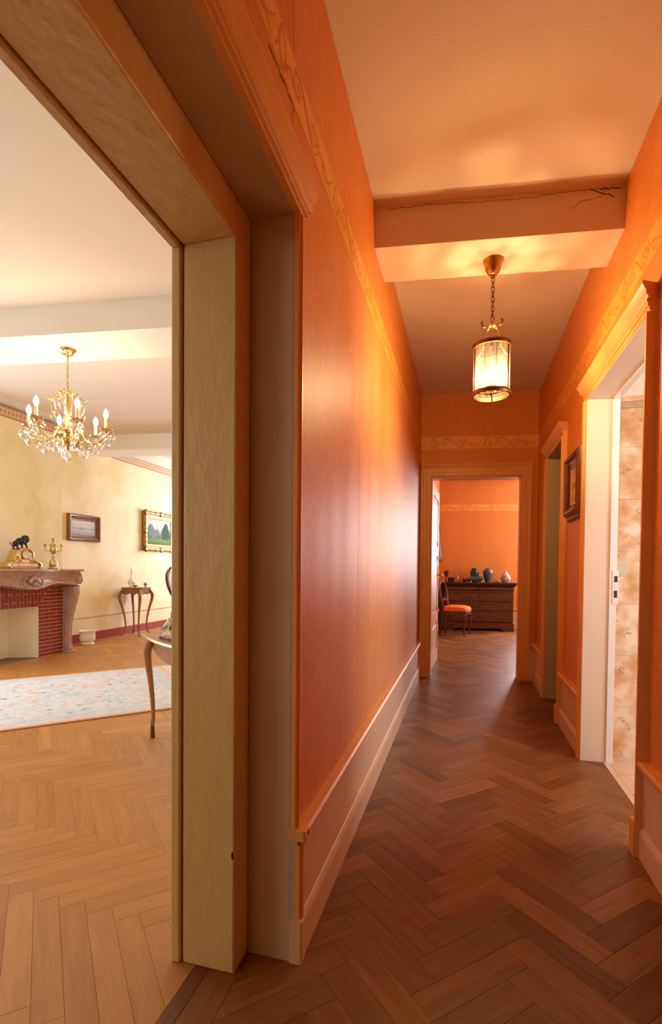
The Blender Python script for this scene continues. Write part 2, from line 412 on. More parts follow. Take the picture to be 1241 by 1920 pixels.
herringbone(floor2, .5355, .0765, (-1.404, 1.358), -PI / 4, [(S_X0, -.735, S_Y0, S_Y1)], M['oak_salon'], 299)
for k in ('hide_from', 'show_from'):
    for o in (floor, floor2):
        if k in o: del o[k]
for x0, x1 in ((-.7342, -.6912), (-.6900, -.6012)):     # threshold boards in the wide doorway
    for y0, y1 in ((-.9, .2), (.201, 1.395)):
        pl = [(x0, y0), (x1, y0), (x1, y1), (x0, y1)]; cx, cy = (x0 + x1) / 2, (y0 + y1) / 2
        v, f = plank_mesh('p', [(y - cy, -(x - cx)) for x, y in reversed(pl)][::-1], M['oak_hall'], None)
        me = bpy.data.meshes.new('threshold_board'); me.from_pydata(v, [], f); me.materials.append(M['oak_hall'])
        set_uv(me, lambda vi, v=v: (v[vi][0], v[vi][1])); me.update()
        o = link('threshold_board', me, floor2); o.location = (cx, cy, 0); o.rotation_euler = (0, 0, PI / 2)

# ------------------------------------------------------------------ ceilings and beams
HC = 3.0; SC = 3.10
def skq(X, Y0): return Y0 + SK * X
def skew_box(mb, x0, x1, ya, yb, z0, z1, mi=None):
    b = [(x0, skq(x0, ya)), (x1, skq(x1, ya)), (x1, skq(x1, yb)), (x0, skq(x0, yb))]
    return mb.hexa([(x, y, z0) for x, y in b], [(x, y, z1) for x, y in b], mi)
struct(MB().box(-.479, .722, -3.6, 5.62, HC, HC + .12).build('ceiling', M['ceil'], smooth=False), 'beige plaster ceiling of the hall')
bm_ = struct(skew_box(MB(), -.471, .713, 2.6316, 2.9488, 2.7888, HC).build('ceiling_beam', M['ceil'], smooth=False), 'plaster beam across the hall ceiling, lantern hangs below it')
struct(MB().box(S_X0, -.80, S_Y0, S_Y1, SC, SC + .12).build('ceiling', M['ceil_salon'], smooth=False), 'pale ceiling of the salon')
for i, (ya, yb) in enumerate(((3.50, 3.985), (7.03, 7.5), (0.0, .47))):
    struct(skew_box(MB(), S_X0 + .001, -.801, ya, yb, 2.88, SC).build('ceiling_beam', M['beam_salon'], smooth=False), ('pale beam over the salon carrying the chandelier', 'second pale beam over the salon', 'beam over the near end of the salon')[i])
struct(MB().extr([(S_X0, SC), (-5.17, SC), (S_X0, 3.055)], 'y', S_Y0, S_Y1).build('trim_1', M['beam_salon'], smooth=False), 'plaster cove above the salon frieze, slope added to catch more light')  # slope shaped so the strip catches more chandelier light than the ceiling
# ribbons of cracked plaster and hairline seams, plus one slit of painted shade, as narrow raised lips
def ribbon(mb, pts, nrm, wd, off=.0006, seed=1):
    rnd = random.Random(seed); nrm = Vector(nrm).normalized(); P = []
    for i in range(len(pts) - 1):
        a, b = Vector(pts[i]), Vector(pts[i + 1]); k = max(2, int((b - a).length / .018))
        for j in range(k): P.append(a.lerp(b, j / k))
    P.append(Vector(pts[-1])); t0 = (P[-1] - P[0]).normalized(); s = nrm.cross(t0).normalized()
    P = [p + s * rnd.uniform(-.004, .004) for p in P]
    for i in range(len(P) - 1):
        w0, w1 = wd * rnd.uniform(.3, 1.2), wd * rnd.uniform(.3, 1.2)
        q = [P[i] - s * w0, P[i + 1] - s * w1, P[i + 1] + s * w1, P[i] + s * w0]
        mb.hexa([p for p in q], [p + nrm * off for p in q])
mb = MB()
nb = Vector((SK, -1, 0)).normalized()
def onbeam(X, z): return Vector((X, skq(X, 2.6316), z)) + nb * .0002
ribbon(mb, [onbeam(-.40, 2.978), onbeam(-.2, 2.984), onbeam(.02, 2.975), onbeam(.22, 2.97), onbeam(.42, 2.985), onbeam(.58, 2.983), onbeam(.70, 2.978)], nb, .0012, seed=3)
ribbon(mb, [onbeam(.62, 2.975), onbeam(.60, 2.95), onbeam(.52, 2.935), onbeam(.47, 2.905)], nb, .0014, seed=5)
ribbon(mb, [onbeam(.55, 2.985), onbeam(.64, 2.955), onbeam(.66, 2.94)], nb, .0025, seed=6)
ribbon(mb, [onbeam(.60, 2.984), onbeam(.69, 2.984)], nb, .0035, seed=8)
mb.build('plaster_crack', M['dark'], bm_, smooth=False)

# ------------------------------------------------------------------ hall walls
XL, XR = -.470, .712
def scroll_border(parent, Mf, length, z0, z1, period=.55, phase=0, mts=None):
    """wallpaper border: paper strip, two line prints and a printed rinceau of scrolls"""
    mb = MB(Mf); mb.box(0, length, .0002, .0012, z0, z1); b = mb.build('wallpaper_border', M['border'], parent, smooth=False)
    h = z1 - z0; pr = MB(Mf)
    pr.box(0, length, .0012, .0016, z0 + .004, z0 + .009); pr.box(0, length, .0012, .0016, z1 - .009, z1 - .004)
    cnt = [0]
    def stroke(pts, w0=.0035):
        n = len(pts); cnt[0] = (cnt[0] + 1) % 9
        for i in range(n - 1):
            yo = .0015 + .00006 * cnt[0] + .000003 * i
            a, c = pts[i], pts[i + 1]
            if min(a[0], c[0]) < .002 or max(a[0], c[0]) > length - .002: continue
            dx, dz = c[0] - a[0], c[1] - a[1]; l = math.hypot(dx, dz) or 1
            wa = w0 * (.45 + .9 * math.sin(PI * i / n)); nx, nz = -dz / l * wa, dx / l * wa
            pr.add([(a[0] - nx, yo, a[1] - nz), (c[0] - nx, yo, c[1] - nz), (c[0] + nx, yo, c[1] + nz), (a[0] + nx, yo, a[1] + nz)], [(0, 1, 2, 3)])
    def spiral(cx, cz, r, a0, turns, k=16):
        return [(cx + r * (1 - .8 * i / k) * math.cos(a0 + turns * 2 * PI * i / k), cz + r * (1 - .8 * i / k) * math.sin(a0 + turns * 2 * PI * i / k)) for i in range(k + 1)]
    x = -phase; zc = (z0 + z1) / 2; a = h * .5
    while x < length:
        def P(s, t): return (x + s * period, zc + t * a)
        def ln(l, k=5): return [(q.x, q.y) for q in spline([(*P(*c), 0) for c in l], k)]
        stroke(ln([(.0, -.75), (-.045, -.1), (.0, .75), (.045, -.1), (.0, -.75)]), .0045)          # bud
        stroke(ln([(-.09, -.6), (-.05, -.2), (0, -.75), (.05, -.2), (.09, -.6)]), .0035)
        stroke(ln([(.08, .5), (.16, -.1), (.26, -.55), (.33, -.35), (.31, -.1), (.28, -.3)]))
        stroke(ln([(.14, -.7), (.2, -.35), (.34, .05), (.42, -.2)]))
        stroke(spiral(P(.50, .1)[0], P(.50, .1)[1], h * .30, PI * .1, -1.35))
        stroke(ln([(.42, -.3), (.50, -.72), (.58, -.35), (.66, .25), (.74, .68), (.84, .45)]), .0045)
        stroke(spiral(P(.78, 0)[0], P(.78, 0)[1], h * .30, PI * .9, -1.35))
        stroke(ln([(.84, -.45), (.89, .0), (.94, -.3), (.97, -.7)]))
        stroke(ln([(.44, .7), (.40, .2), (.46, -.1)]))
        x += period
    pr.build('scroll_print', M['orange_print'], b, smooth=False)
    return b
def dado(parent, Mf, x0, x1, pd=.014):
    """lower panel under the chair rail"""
    MB(Mf).box(x0, x1, 0, pd, 0, .345).build('wall_panel', M['panel'], parent, smooth=False)
    MB(Mf).extr([(0, .345), (pd, .345), (pd + .014, .352), (pd + .026, .372), (pd + .026, .384), (pd + .018, .390), (0, .392)], 'x', x0, x1).build('chair_rail', M['trim'], parent, smooth=False)
def base_prof(pd=.014):
    return [(pd, .0), (pd + .012, 0), (pd + .012, .100), (pd + .008, .112), (pd + .003, .122), (pd, .124)]
def casing_v(mb, x0, x1, z0, z1, t=.04):
    """moulded vertical casing board from the opening edge x0 to the outer edge x1"""
    d = x1 - x0
    pr = [(x0, 0), (x0, t * .62), (x0 + d * .12, t * .78), (x0 + d * .40, t * .78), (x0 + d * .46, t * .92), (x0 + d * .72, t * .92), (x0 + d * .80, t), (x1, t), (x1, 0)]
    mb.extr(pr, 'z', z0, z1)
def cap(mb, x0, x1, z0, z1, base, out):
    """crown moulding with returned ends"""
    h = z1 - z0
    pr = [(0, z0), (base, z0), (base + .003, z0 + h * .08), (base + (out - base) * .35, z0 + h * .2), (base + (out - base) * .4, z0 + h * .42), (base + (out - base) * .72, z0 + h * .60), (out, z0 + h * .78), (out, z1 - .004), (out - .004, z1), (0, z1)]
    mb.extr(pr, 'x', x0 + 0, x1 - 0, mitre=.55)
# left wall: orange towards the hall, cream towards the salon
mb = MB()
def wall_box(mb, x0, x1, y0, y1, z0, z1):
    v = [(x, y, z) for z in (z0, z1) for y in (y0, y1) for x in (x0, x1)]
    mb.add(v, [(0, 2, 3, 1), (4, 5, 7, 6), (0, 1, 5, 4), (2, 6, 7, 3)], 0)
    mb.add(v, [(0, 4, 6, 2)], 1); mb.add(v, [(1, 3, 7, 5)], 0)
wall_box(mb, -.80, XL, 1.402, 5.62, 0, 3.12)
wall_box(mb, -.80, XL, -.9, 1.402, 2.175, 3.12)
wall_box(mb, -.80, XL, -3.6, -.9, 0, 3.12)
wl = struct(mb.build('wall_left', [M['orange'], M['yellow']], smooth=False), 'left wall of the hall in mottled orange wallpaper')
FL = frame((XL, 5.43, 0), (1, 0))          # local x runs towards the camera
dado(wl, FL, 0, 5.43 - 1.375)
scroll_border(wl, FL, 5.43 + .9, 2.41, 2.55, phase=.2)
mb = MB()
for y, z0, z1, wd in ((1.318, 2.56, 2.98, .0009), (1.316, 2.25, 2.40, .0011)):
    ribbon(mb, [(XL, y, z0), (XL, y - .004, (z0 + z1) / 2), (XL, y + .002, z1)], (1, 0, 0), wd, .0004, 4)
ribbon(mb, [(XL, 1.14, 2.398), (XL, 1.24, 2.404), (XL, 1.33, 2.409)], (1, 0, 0), .0035, .0004, 9)  # dark sliver painted for the shadow slit under the peeling border
mb.build('seam_and_slit_shade', M['dark'], wl, smooth=False)
mb = MB(FL); mb.extr(base_prof(), 'x', 0.0, 5.43 - 1.382); b = struct(mb.build('baseboard_left', M['panel'], smooth=False), 'pale skirting along the left wall of the hall')
# seams between wallpaper drops on the left wall
mb = MB()
for y in (2.24, 3.30): mb.box(XL - .001, XL + .0005, y, y + .0012, .392, 2.41)
mb.build('paper_joint', M['orange_print'], wl, smooth=False)

# wide doorway to the salon
d1 = sgroup('door_1', 'wide doorway from hall to salon with old cream frame')
mb = MB(); mb.box(-.776, -.612, 1.268, 1.402, 0, 2.175); mb.box(-.776, -.612, -.9, 1.268, 2.052, 2.175); mb.box(-.776, -.612, -1.02, -.9, 0, 2.175)
mb.build('door_frame', M['cream'], d1, bevel=.006)
mb = MB(); mb.box(-.812, -.781, 1.262, 1.402, 0, 2.16); mb.box(-.812, -.781, -.9, 1.262, 2.046, 2.16); mb.box(-.812, -.781, -1.02, -.9, 0, 2.16)
mb.build('stop_bead', M['cream'], d1, bevel=.006)
mb = MB(); mb.box(-.782, -.775, 1.28, 1.40, 0, 2.1); mb.box(-.782, -.775, -.9, 1.28, 2.064, 2.1); mb.build('shadow_gap', M['dark'], d1, smooth=False)
mb = MB(); mb.box(-.611, -.478, 1.357, 1.402, 0, 2.175); mb.box(-.611, -.478, -.9, 1.357, 2.150, 2.175); mb.box(-.611, -.478, -1.0, -.9, 0, 2.175)
mb.build('door_lining', M['lining'], d1, bevel=.002)
F1 = frame((XL, 1.357, 0), (1, 0))       # x towards the camera, so the jamb is at x = 0 and the wall at x < 0
mb = MB(F1); MBcas = mb
pr = [(.0, -.008), (0, .006), (-.006, .010), (-.012, .008), (-.016, .013), (-.024, .013), (-.030, .004), (-.034, 0), (-.034, -.008)]
mb.extr(pr, 'z', .392, 2.150); mb.build('casing', M['trim'], d1, smooth=False)
mb = MB(frame((XL + .014, 1.357, 0), (1, 0))); mb.extr(pr, 'z', .124, .346); mb.build('casing', M['trim'], d1, smooth=False)
MB().box(-.480, -.4565, 1.3575, 1.392, 0, .3605).build('lower_lining', M['lining'], d1, smooth=False)
mb = MB(frame((XL, 1.357, 0), (1, 0))); mb.extr([(-.028, -.008), (-.028, .028), (.0, .030), (.004, .026), (.004, -.008)], 'z', 0, .118)
mb.extr([(-.032, -.008), (-.032, .032), (.004, .034), (.008, .028), (.008, -.008)], 'z', .118, .128); mb.build('plinth_block', M['panel'], d1, smooth=False)
mb = MB(frame((XL, 1.357, 0), (1, 0))); mb.extr([(-.03, -.01), (-.03, .040), (.0, .040), (.006, .034), (.006, -.01)], 'z', .362, .392); mb.build('rail_end', M['trim'], d1, smooth=False)
# head casing of the doorway, returned on the wall
mb = MB(frame((XL, 1.357, 0), (1, 0)))
mb.extr([(-.01, 2.150), (.010, 2.150), (.010, 2.160), (.018, 2.163), (.018, 2.172), (.013, 2.175), (.022, 2.180), (.0, 2.180), (-.01, 2.180)], 'x', -.045, 2.25)
cap(mb, -.045, 2.25, 2.180, 2.245, .022, .042)
mb.build('head_casing', M['trim'], d1, smooth=False)
mb = MB(); mb.ball((-.618, 1.2683, .340), .006, 8, 6, sx=.6, sy=.3, sz=2.0); mb.build('paint_chip', M['dark'], d1)

# right wall with two doorways
K0, K1, KH = 2.297, 3.318, 2.170
E0, E1, EH = 4.115, 4.83, 2.140
mb = MB()
for y0, y1, z0, z1 in ((-3.6, K0, 0, 3.12), (K0, K1, KH, 3.12), (K1, E0, 0, 3.12), (E0, E1, EH, 3.12), (E1, 5.7, 0, 3.12)):
    mb.box(XR, .84, y0, y1, z0, z1)
wr = struct(mb.build('wall_right', M['orange'], smooth=False), 'right wall of the hall in mottled orange wallpaper')
FR = frame((XR, -1.6, 0), (-1, 0))      # local x = Y + 1.6
dado(wr, FR, 0, K0 - .045 + 1.6); dado(wr, FR, K1 + .05 + 1.6, E0 - .06 + 1.6); dado(wr, FR, E1 + .06 + 1.6, 5.58 + 1.6)
scroll_border(wr, FR, 5.585 + 1.6, 2.41, 2.55, phase=.1)
for a, b_ in ((-1.6, K0 - .046), (K1 + .051, E0 - .061), (E1 + .061, 5.585)):
    mb = MB(FR); mb.extr(base_prof(), 'x', a + 1.6, b_ + 1.6); struct(mb.build('baseboard_right', M['panel'], smooth=False), 'pale skirting on the right wall of the hall')
def side_door(name, label, Y0, Y1, H, w0, w1, ml, lint=.13):
    d = sgroup(name, label)
    mb = MB(frame((XR, 0, 0), (-1, 0)))      # local x = Y, local y = towards the hall
    casing_v(mb, Y1, Y1 + w1, .0, H); mb.build('casing', M['trim'], d, smooth=False)
    mb = MB(frame((XR, 0, 0), (-1, 0)))
    d_ = w0; t = .04
    pr = [(Y0, 0), (Y0, t * .62), (Y0 - d_ * .12, t * .78), (Y0 - d_ * .40, t * .78), (Y0 - d_ * .46, t * .92), (Y0 - d_ * .72, t * .92), (Y0 - d_ * .80, t), (Y0 - d_, t), (Y0 - d_, 0)]
    mb.extr(pr, 'z', 0, H); mb.build('casing', M['trim'], d, smooth=False)
    mb = MB(frame((XR, 0, 0), (-1, 0)))
    mb.extr([(0, H), (.025, H), (.031, H + .007), (.031, H + .02), (.037, H + .023), (.037, H + .036), (.041, H + .04), (.041, H + .046), (0, H + .046)], 'x', Y0 - w0, Y1 + w1)
    cap(mb, Y0 - w0, Y1 + w1, H + .046, H + .105, .042, .068)
    mb.build('head_casing', M['trim'], d, smooth=False)
    mb = MB(); mb.box(XR - .024, .838, Y1 - .003, Y1 + .012, 0, H); mb.box(XR - .024, .838, Y0 - .012, Y0 + .003, 0, H); mb.box(XR - .024, .838, Y0 - .012, Y1 + .012, H - .003, H + .01)
    mb.build('door_lining', ml, d, smooth=False)
    mb = MB(frame((XR, 0, 0), (-1, 0)))
    for a, b_ in ((Y0 - w0 - .004, Y0 + .004),):
        mb.box(a, b_, .0, .046, 0, .13); mb.extr([(0, .13), (.046, .13), (.043, .140), (0, .140)], 'x', a, b_)
    mb.build('plinth_block', M['trim'], d, smooth=False)
    return d
M['lining2'] = mat('ochre_lining_paint', (.50, .36, .17), .5)
dk = side_door('door_2', 'doorway with moulded head leading to the tiled room', K0, K1, KH, .045, .050, M['white_paint'])
de = side_door('door_3', 'narrow doorway further down the right wall', E0, E1, EH, .060, .060, M['lining2'])
# frame of the tiled room's door with its strike plate
mb = MB(); mb.box(.824, .862, K1 - .012, K1 + .03, 0, KH + .0); mb.box(.824, .862, K0 - .03, K0 + .012, 0, KH); mb.box(.824, .862, K0 - .03, K1 + .03, KH - .012, KH + .03)
mb.build('door_frame', M['porcelain'], dk, bevel=.002)
mb = MB(); mb.box(.840, .872, K1 - .0155, K1 - .012, .955, 1.155); sp = mb.build('strike_plate', M['porcelain'], dk, smooth=False)
mb = MB(); mb.box(.848, .866, K1 - .0162, K1 - .0150, 1.082, 1.118); mb.box(.848, .866, K1 - .0162, K1 - .0150, .99, 1.032); mb.build('latch_hole', M['red'], sp, smooth=False)

# ------------------------------------------------------------------ wall at the end of the hall (askew) with its doorway and door
YF, YFt = 5.488, .15
OX0, OX1, OH = -.357, .552, 2.125
mb = MB()
for x0, x1, z0, z1 in ((XL + .001, OX0, 0, HC), (OX0, OX1, OH, HC), (OX1, XR - .001, 0, HC)): skew_box(mb, x0, x1, YF, YF + YFt, z0, z1)
wb = struct(mb.build('wall_back', M['orange'], smooth=False), 'orange end wall of the hall around the far doorway')
cs = math.hypot(1, SK)
FB = frame((XR, skq(XR, YF), 0), (SK, -1))      # local x runs to the left along the wall
def bx(X): return (XR - X) * cs
scroll_border(wb, FB, bx(XL), 2.41, 2.55, phase=.04)
dado(wb, FB, 0, bx(OX1 + .095))
mb = MB(FB); mb.extr(base_prof(), 'x', 0.0, bx(OX1 + .095)); struct(mb.build('baseboard_back', M['panel'], smooth=False), 'short skirting right of the far doorway')
d4 = sgroup('door_4', 'far doorway at the end of the hall with panelled door')
mb = MB(FB); casing_v(mb, bx(OX0), bx(XL + .002), 0, OH + .07, .03); mb.build('casing', M['trim'], d4, smooth=False)
mb = MB(FB); t = .03; x0, x1 = bx(OX1), bx(OX1 + .094); dd = x1 - x0
mb.extr([(x0 + dd * a, t * b_) for a, b_ in ((0, 0), (0, .62), (.12, .78), (.4, .78), (.46, .92), (.72, .92), (.8, 1), (1, 1), (1, 0))], 'z', 0, OH + .07); mb.build('casing', M['trim'], d4, smooth=False)
mb = MB(FB)
mb.extr([(0, OH), (.018, OH), (.023, OH + .012), (.023, OH + .04), (.028, OH + .046), (.028, OH + .078), (0, OH + .078)], 'x', bx(OX1 + .094), bx(XL + .003))
mb.extr([(0, OH + .078), (.030, OH + .078), (.034, OH + .09), (.042, OH + .105), (.050, OH + .118), (.050, OH + .126), (0, OH + .128)], 'x', bx(OX1 + .105), bx(XL + .003))
mb.build('head_casing', M['trim'], d4, smooth=False)
mb = MB(); skew_box(mb, OX0, OX0 + .012, YF - .004, YF + YFt + .004, 0, OH); skew_box(mb, OX1 - .012, OX1, YF - .004, YF + YFt + .004, 0, OH); skew_box(mb, OX0, OX1, YF - .004, YF + YFt + .004, OH - .012, OH)
mb.build('door_lining', M['trim'], d4, smooth=False)
# panelled door leaf standing open into the far room
hx, hy = OX0 + .006, skq(OX0, YF + YFt) + .012
leaf = T(hx, hy, .008) @ RZ(math.radians(90 - 1.5))       # local x along the leaf, local -y faces the opening
LW, LH, LT = .90, 2.09, .038
mb = MB(leaf)
ov = [(.11, LW - .11, 1.42, 1.98), (.11, LW - .11, .62, 1.30), (.11, LW - .11, .16, .50)]
zs = [0, .16, .50, .62, 1.30, 1.42, 1.98, LH]
mb.box(0, .11, 0, LT, 0, LH); mb.box(LW - .11, LW, 0, LT, 0, LH)
for a, b_ in ((0, .16), (.50, .62), (1.30, 1.42), (1.98, LH)): mb.box(.11, LW - .11, 0, LT, a, b_)
lf = mb.build('door_leaf', M['panel'], d4, smooth=False)
for x0, x1, z0, z1 in ov:
    mb = MB(leaf); mb.box(x0, x1, .012, LT - .012, z0, z1)
    mb.hexa([(x0 + .035, .012, z0 + .035), (x0 + .035, .012, z1 - .035), (x1 - .035, .012, z1 - .035), (x1 - .035, .012, z0 + .035)][::-1],
            [(x0 + .06, .004, z0 + .06), (x0 + .06, .004, z1 - .06), (x1 - .06, .004, z1 - .06), (x1 - .06, .004, z0 + .06)][::-1])
    mb.build('door_panel', M['panel'], lf, smooth=False)
mb = MB(leaf)
mb.box(LW - .075, LW - .035, -.006, 0, .93, 1.17); mb.tube([(LW - .055, -.006, 1.07), (LW - .055, -.05, 1.07), (LW - .055, -.055, 1.07)], .009, 8)
mb.tube([(LW - .055, -.052, 1.07), (LW - .10, -.054, 1.072), (LW - .17, -.052, 1.066)], [.008, .009, .008], 8); mb.ball((LW - .172, -.052, 1.066), .011)
mb.build('door_handle', M['brass'], lf)
mb = MB(leaf)
for z in (.25, 1.85): mb.lathe([(.008, 0), (.008, .1)], 8, (0, .0, z))
mb.build('hinge', M['brass_dark'], lf)

# ------------------------------------------------------------------ far room
FRH, YW = 2.90, 10.20
struct(MB().box(-.60, 2.05, 5.62, 10.75, FRH, FRH + .1).build('ceiling', M['ceil'], smooth=False), 'ceiling of the room beyond the far doorway')
wl2 = struct(MB().box(-.60, -.50, 5.66, 10.35, 0, FRH).build('wall_left', M['orange'], smooth=False), 'left orange wall of the room beyond the far doorway')
G = frame((-.50, 10.10, 0), (1, 0)); dado(wl2, G, 0, 4.4); mb = MB(G); mb.extr(base_prof(), 'x', 0, 4.4); struct(mb.build('baseboard_left', M['panel'], smooth=False), 'skirting on the left wall of the far room')
scroll_border(wl2, G, 4.4, 2.29, 2.427)
mb = MB(); WX0, WX1, WZ0, WZ1 = 1.62, 2.62, .85, 2.65
for x0, x1, z0, z1 in ((-.60, 1.27, 0, FRH), (1.27, 1.92, 0, .9), (1.27, 1.92, 2.65, FRH), (1.92, 2.05, 0, FRH)): skew_box(mb, x0, x1, YW, YW + .1, z0, z1)
wb2 = struct(mb.build('wall_back', M['orange'], smooth=False), 'orange wall behind the chest of drawers')
G = frame((1.949, skq(1.949, YW), 0), (SK, -1)); scroll_border(wb2, frame((1.265, skq(1.265, YW), 0), (SK, -1)), 1.765 * cs, 2.29, 2.427, phase=.3); G = frame((1.265, skq(1.265, YW), 0), (SK, -1)); dado(wb2, G, 0, 1.765 * cs)
mb = MB(G); mb.extr(base_prof(), 'x', 0, 1.765 * cs); struct(mb.build('baseboard_back', M['panel'], smooth=False), 'skirting behind the chest of drawers')
mb = MB()
for y0, y1, z0, z1 in ((5.6, 8.5, 0, FRH), (8.5, 9.9, 0, .85), (8.5, 9.9, 2.65, FRH), (9.9, 10.75, 0, FRH)): mb.box(1.95, 2.05, y0, y1, z0, z1)
struct(mb.build('wall_right', M['orange'], smooth=False), 'right wall of the far room with its window')
mb = MB()
for y in (8.5, 9.18, 9.85): mb.box(1.98, 2.02, y, y + .05, .85, 2.65)
for z in (.85, 1.95, 2.60): mb.box(1.98, 2.02, 8.5, 9.9, z, z + .05)
struct(mb.build('window_1', M['white_paint'], smooth=False), 'window of the far room')
mb = MB()
for x0, x1, z0, z1 in ((1.27, 1.31, .9, 2.65), (1.88, 1.92, .9, 2.65), (1.27, 1.92, .9, .94), (1.27, 1.92, 2.61, 2.65)): skew_box(mb, x0, x1, YW + .03, YW + .08, z0, z1)
struct(mb.build('window_4', M['white_paint'], smooth=False), 'narrow end window of the far room')
mb = MB(); skew_box(mb, XR + .0, 1.95, YF + .06, YF + YFt, 0, FRH); struct(mb.build('wall_front', M['orange'], smooth=False), 'hall-side wall of the far room')

# ------------------------------------------------------------------ closing walls behind the camera and the small side rooms
struct(MB().box(-.80, .84, -3.7, -3.6, 0, 3.12).build('wall_front', M['orange'], smooth=False), 'wall behind the camera')
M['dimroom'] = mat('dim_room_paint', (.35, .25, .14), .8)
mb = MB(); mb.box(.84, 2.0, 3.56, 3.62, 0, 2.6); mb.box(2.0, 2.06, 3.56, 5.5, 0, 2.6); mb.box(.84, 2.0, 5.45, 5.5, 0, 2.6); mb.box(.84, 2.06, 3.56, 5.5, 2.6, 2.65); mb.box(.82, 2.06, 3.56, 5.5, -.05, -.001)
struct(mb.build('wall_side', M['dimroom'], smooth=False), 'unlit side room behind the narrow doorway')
M['kplaster'] = mat('kitchen_plaster', (.80, .74, .62), .8)
KY = 3.43
mb = MB(); mb.box(.841, 2.7, KY + .008, KY + .12, 0, 2.75); mb.box(.841, 2.7, 1.1, 1.2, 0, 2.75)
for y0, y1, z0, z1 in ((1.2, 1.75, 0, 2.7), (1.75, 2.85, 0, .95), (1.75, 2.85, 2.25, 2.7), (2.85, KY, 0, 2.7)): mb.box(2.6, 2.7, y0, y1, z0, z1)
mb.box(.841, 2.7, 1.2, KY, 2.70, 2.75)
wk = struct(mb.build('wall_kitchen', M['kplaster'], smooth=False), 'walls of the tiled side room')
M['tile'] = None
def marble_tile():
    m = bpy.data.materials.new('marbled_wall_tile'); m.use_nodes = True; N = m.node_tree.nodes; L = m.node_tree.links; p = N['Principled BSDF']
    p.inputs['Roughness'].default_value = .22
    tc = N.new('ShaderNodeTexCoord')
    n = N.new('ShaderNodeTexNoise'); n.inputs['Scale'].default_value = 8; n.inputs['Detail'].default_value = 4; n.inputs['Distortion'].default_value = .15
    L.new(tc.outputs['Object'], n.inputs['Vector'])
    r = N.new('ShaderNodeValToRGB'); e = r.color_ramp.elements; e[0].position = .34; e[0].color = (.62, .33, .14, 1); e[1].position = .66; e[1].color = (.88, .74, .56, 1)
    k = e.new(.5); k.color = (.74, .48, .26, 1); L.new(n.outputs['Fac'], r.inputs[0])
    n2 = N.new('ShaderNodeTexNoise'); n2.inputs['Scale'].default_value = 30; n2.inputs['Detail'].default_value = 6; n2.inputs['Distortion'].default_value = 1.4
    L.new(tc.outputs['Object'], n2.inputs['Vector'])
    n3 = N.new('ShaderNodeTexNoise'); n3.inputs['Scale'].default_value = 9; L.new(tc.outputs['Object'], n3.inputs['Vector'])
    a = N.new('ShaderNodeMath'); a.operation = 'MULTIPLY'; L.new(n2.outputs['Fac'], a.inputs[0]); L.new(n3.outputs['Fac'], a.inputs[1])
    mr = N.new('ShaderNodeMapRange'); mr.inputs[1].default_value = .345; mr.inputs[2].default_value = .40; mr.inputs[3].default_value = 0; mr.inputs[4].default_value = .5
    L.new(a.outputs[0], mr.inputs[0])
    x = N.new('ShaderNodeMixRGB'); x.inputs[2].default_value = (.26, .13, .06, 1); L.new(mr.outputs[0], x.inputs[0]); L.new(r.outputs[0], x.inputs[1])
    L.new(x.outputs[0], p.inputs['Base Color']); return m
M['tile'] = marble_tile()
M['tile_band'] = mat('tile_frieze', (.50, .36, .20), .3, var=.15, scale=60)
M['floor_tile'] = mat('cream_floor_tile', (.68, .48, .33), .3, var=.05, scale=12)
th = .3165; rows = [i * th for i in range(7)]
for i, z in enumerate(rows):
    z1 = min(z + th, 2.205)
    if i == 6:
        segs = [(z, 2.134, 0), (2.136, 2.173, 1), (2.175, 2.205, 0)]
    else: segs = [(z, z1, 0)]
    x = .842
    while x < 2.5:
        for a, b_, k in segs:
            MB().box(x + .0006, x + .25 - .0006, KY, KY + .008, a + .0006, b_ - .0006).build('wall_tile', M['tile_band'] if k else M['tile'], wk, smooth=False, bevel=0)
        x += .25
fk = struct(MB().box(.812, 2.7, 1.2, KY, -.05, -.004).build('floor', M['joint'], smooth=False), 'cream tiled floor of the side room')
MB().box(.8135, .8455, K0, K1, -.004, .001).build('threshold_strip', M['floor_tile'], fk, smooth=False)
x = .847
while x < 2.6:
    y = 1.2 + .06
    while y < KY - .02:
        MB().box(x + .001, min(x + .208, 2.6), y + .001, min(y + .208, KY) - .001, -.004, 0).build('floor_tile', M['floor_tile'], fk, smooth=False)
        y += .21
    x += .21
t = thing('light_switch', 'cream square light switch on the marbled tile wall beyond the right doorway', 'light switch', (.902, KY, 1.158))
MB().box(-.0425, .0425, -.008, 0, -.04, .04).build('cover_plate', M['switch'], t, bevel=.002)
MB().box(-.016, .016, -.0095, -.008, -.026, .026).build('rocker_frame', M['switch'], t, bevel=.0015)
MB().hexa([(-.011, -.0095, -.018), (.011, -.0095, -.018), (.011, -.0095, .018), (-.011, -.0095, .018)], [(-.011, -.018, -.018), (.011, -.018, -.018), (.011, -.011, .018), (-.011, -.011, .018)]).build('rocker', M['switch'], t, smooth=False)
mb = MB(frame((XR, 3.93, .44), (-1, 0)) @ Matrix.Rotation(-PI / 2, 4, 'X')); mb.lathe([(.028, 0), (.028, .003), (.022, .006), (.0001, .006)], 20)
o = mb.build('wall_socket', M['orange']); o['label'] = 'small round painted-over socket low on the right wall between the doorways'; o['category'] = 'socket'

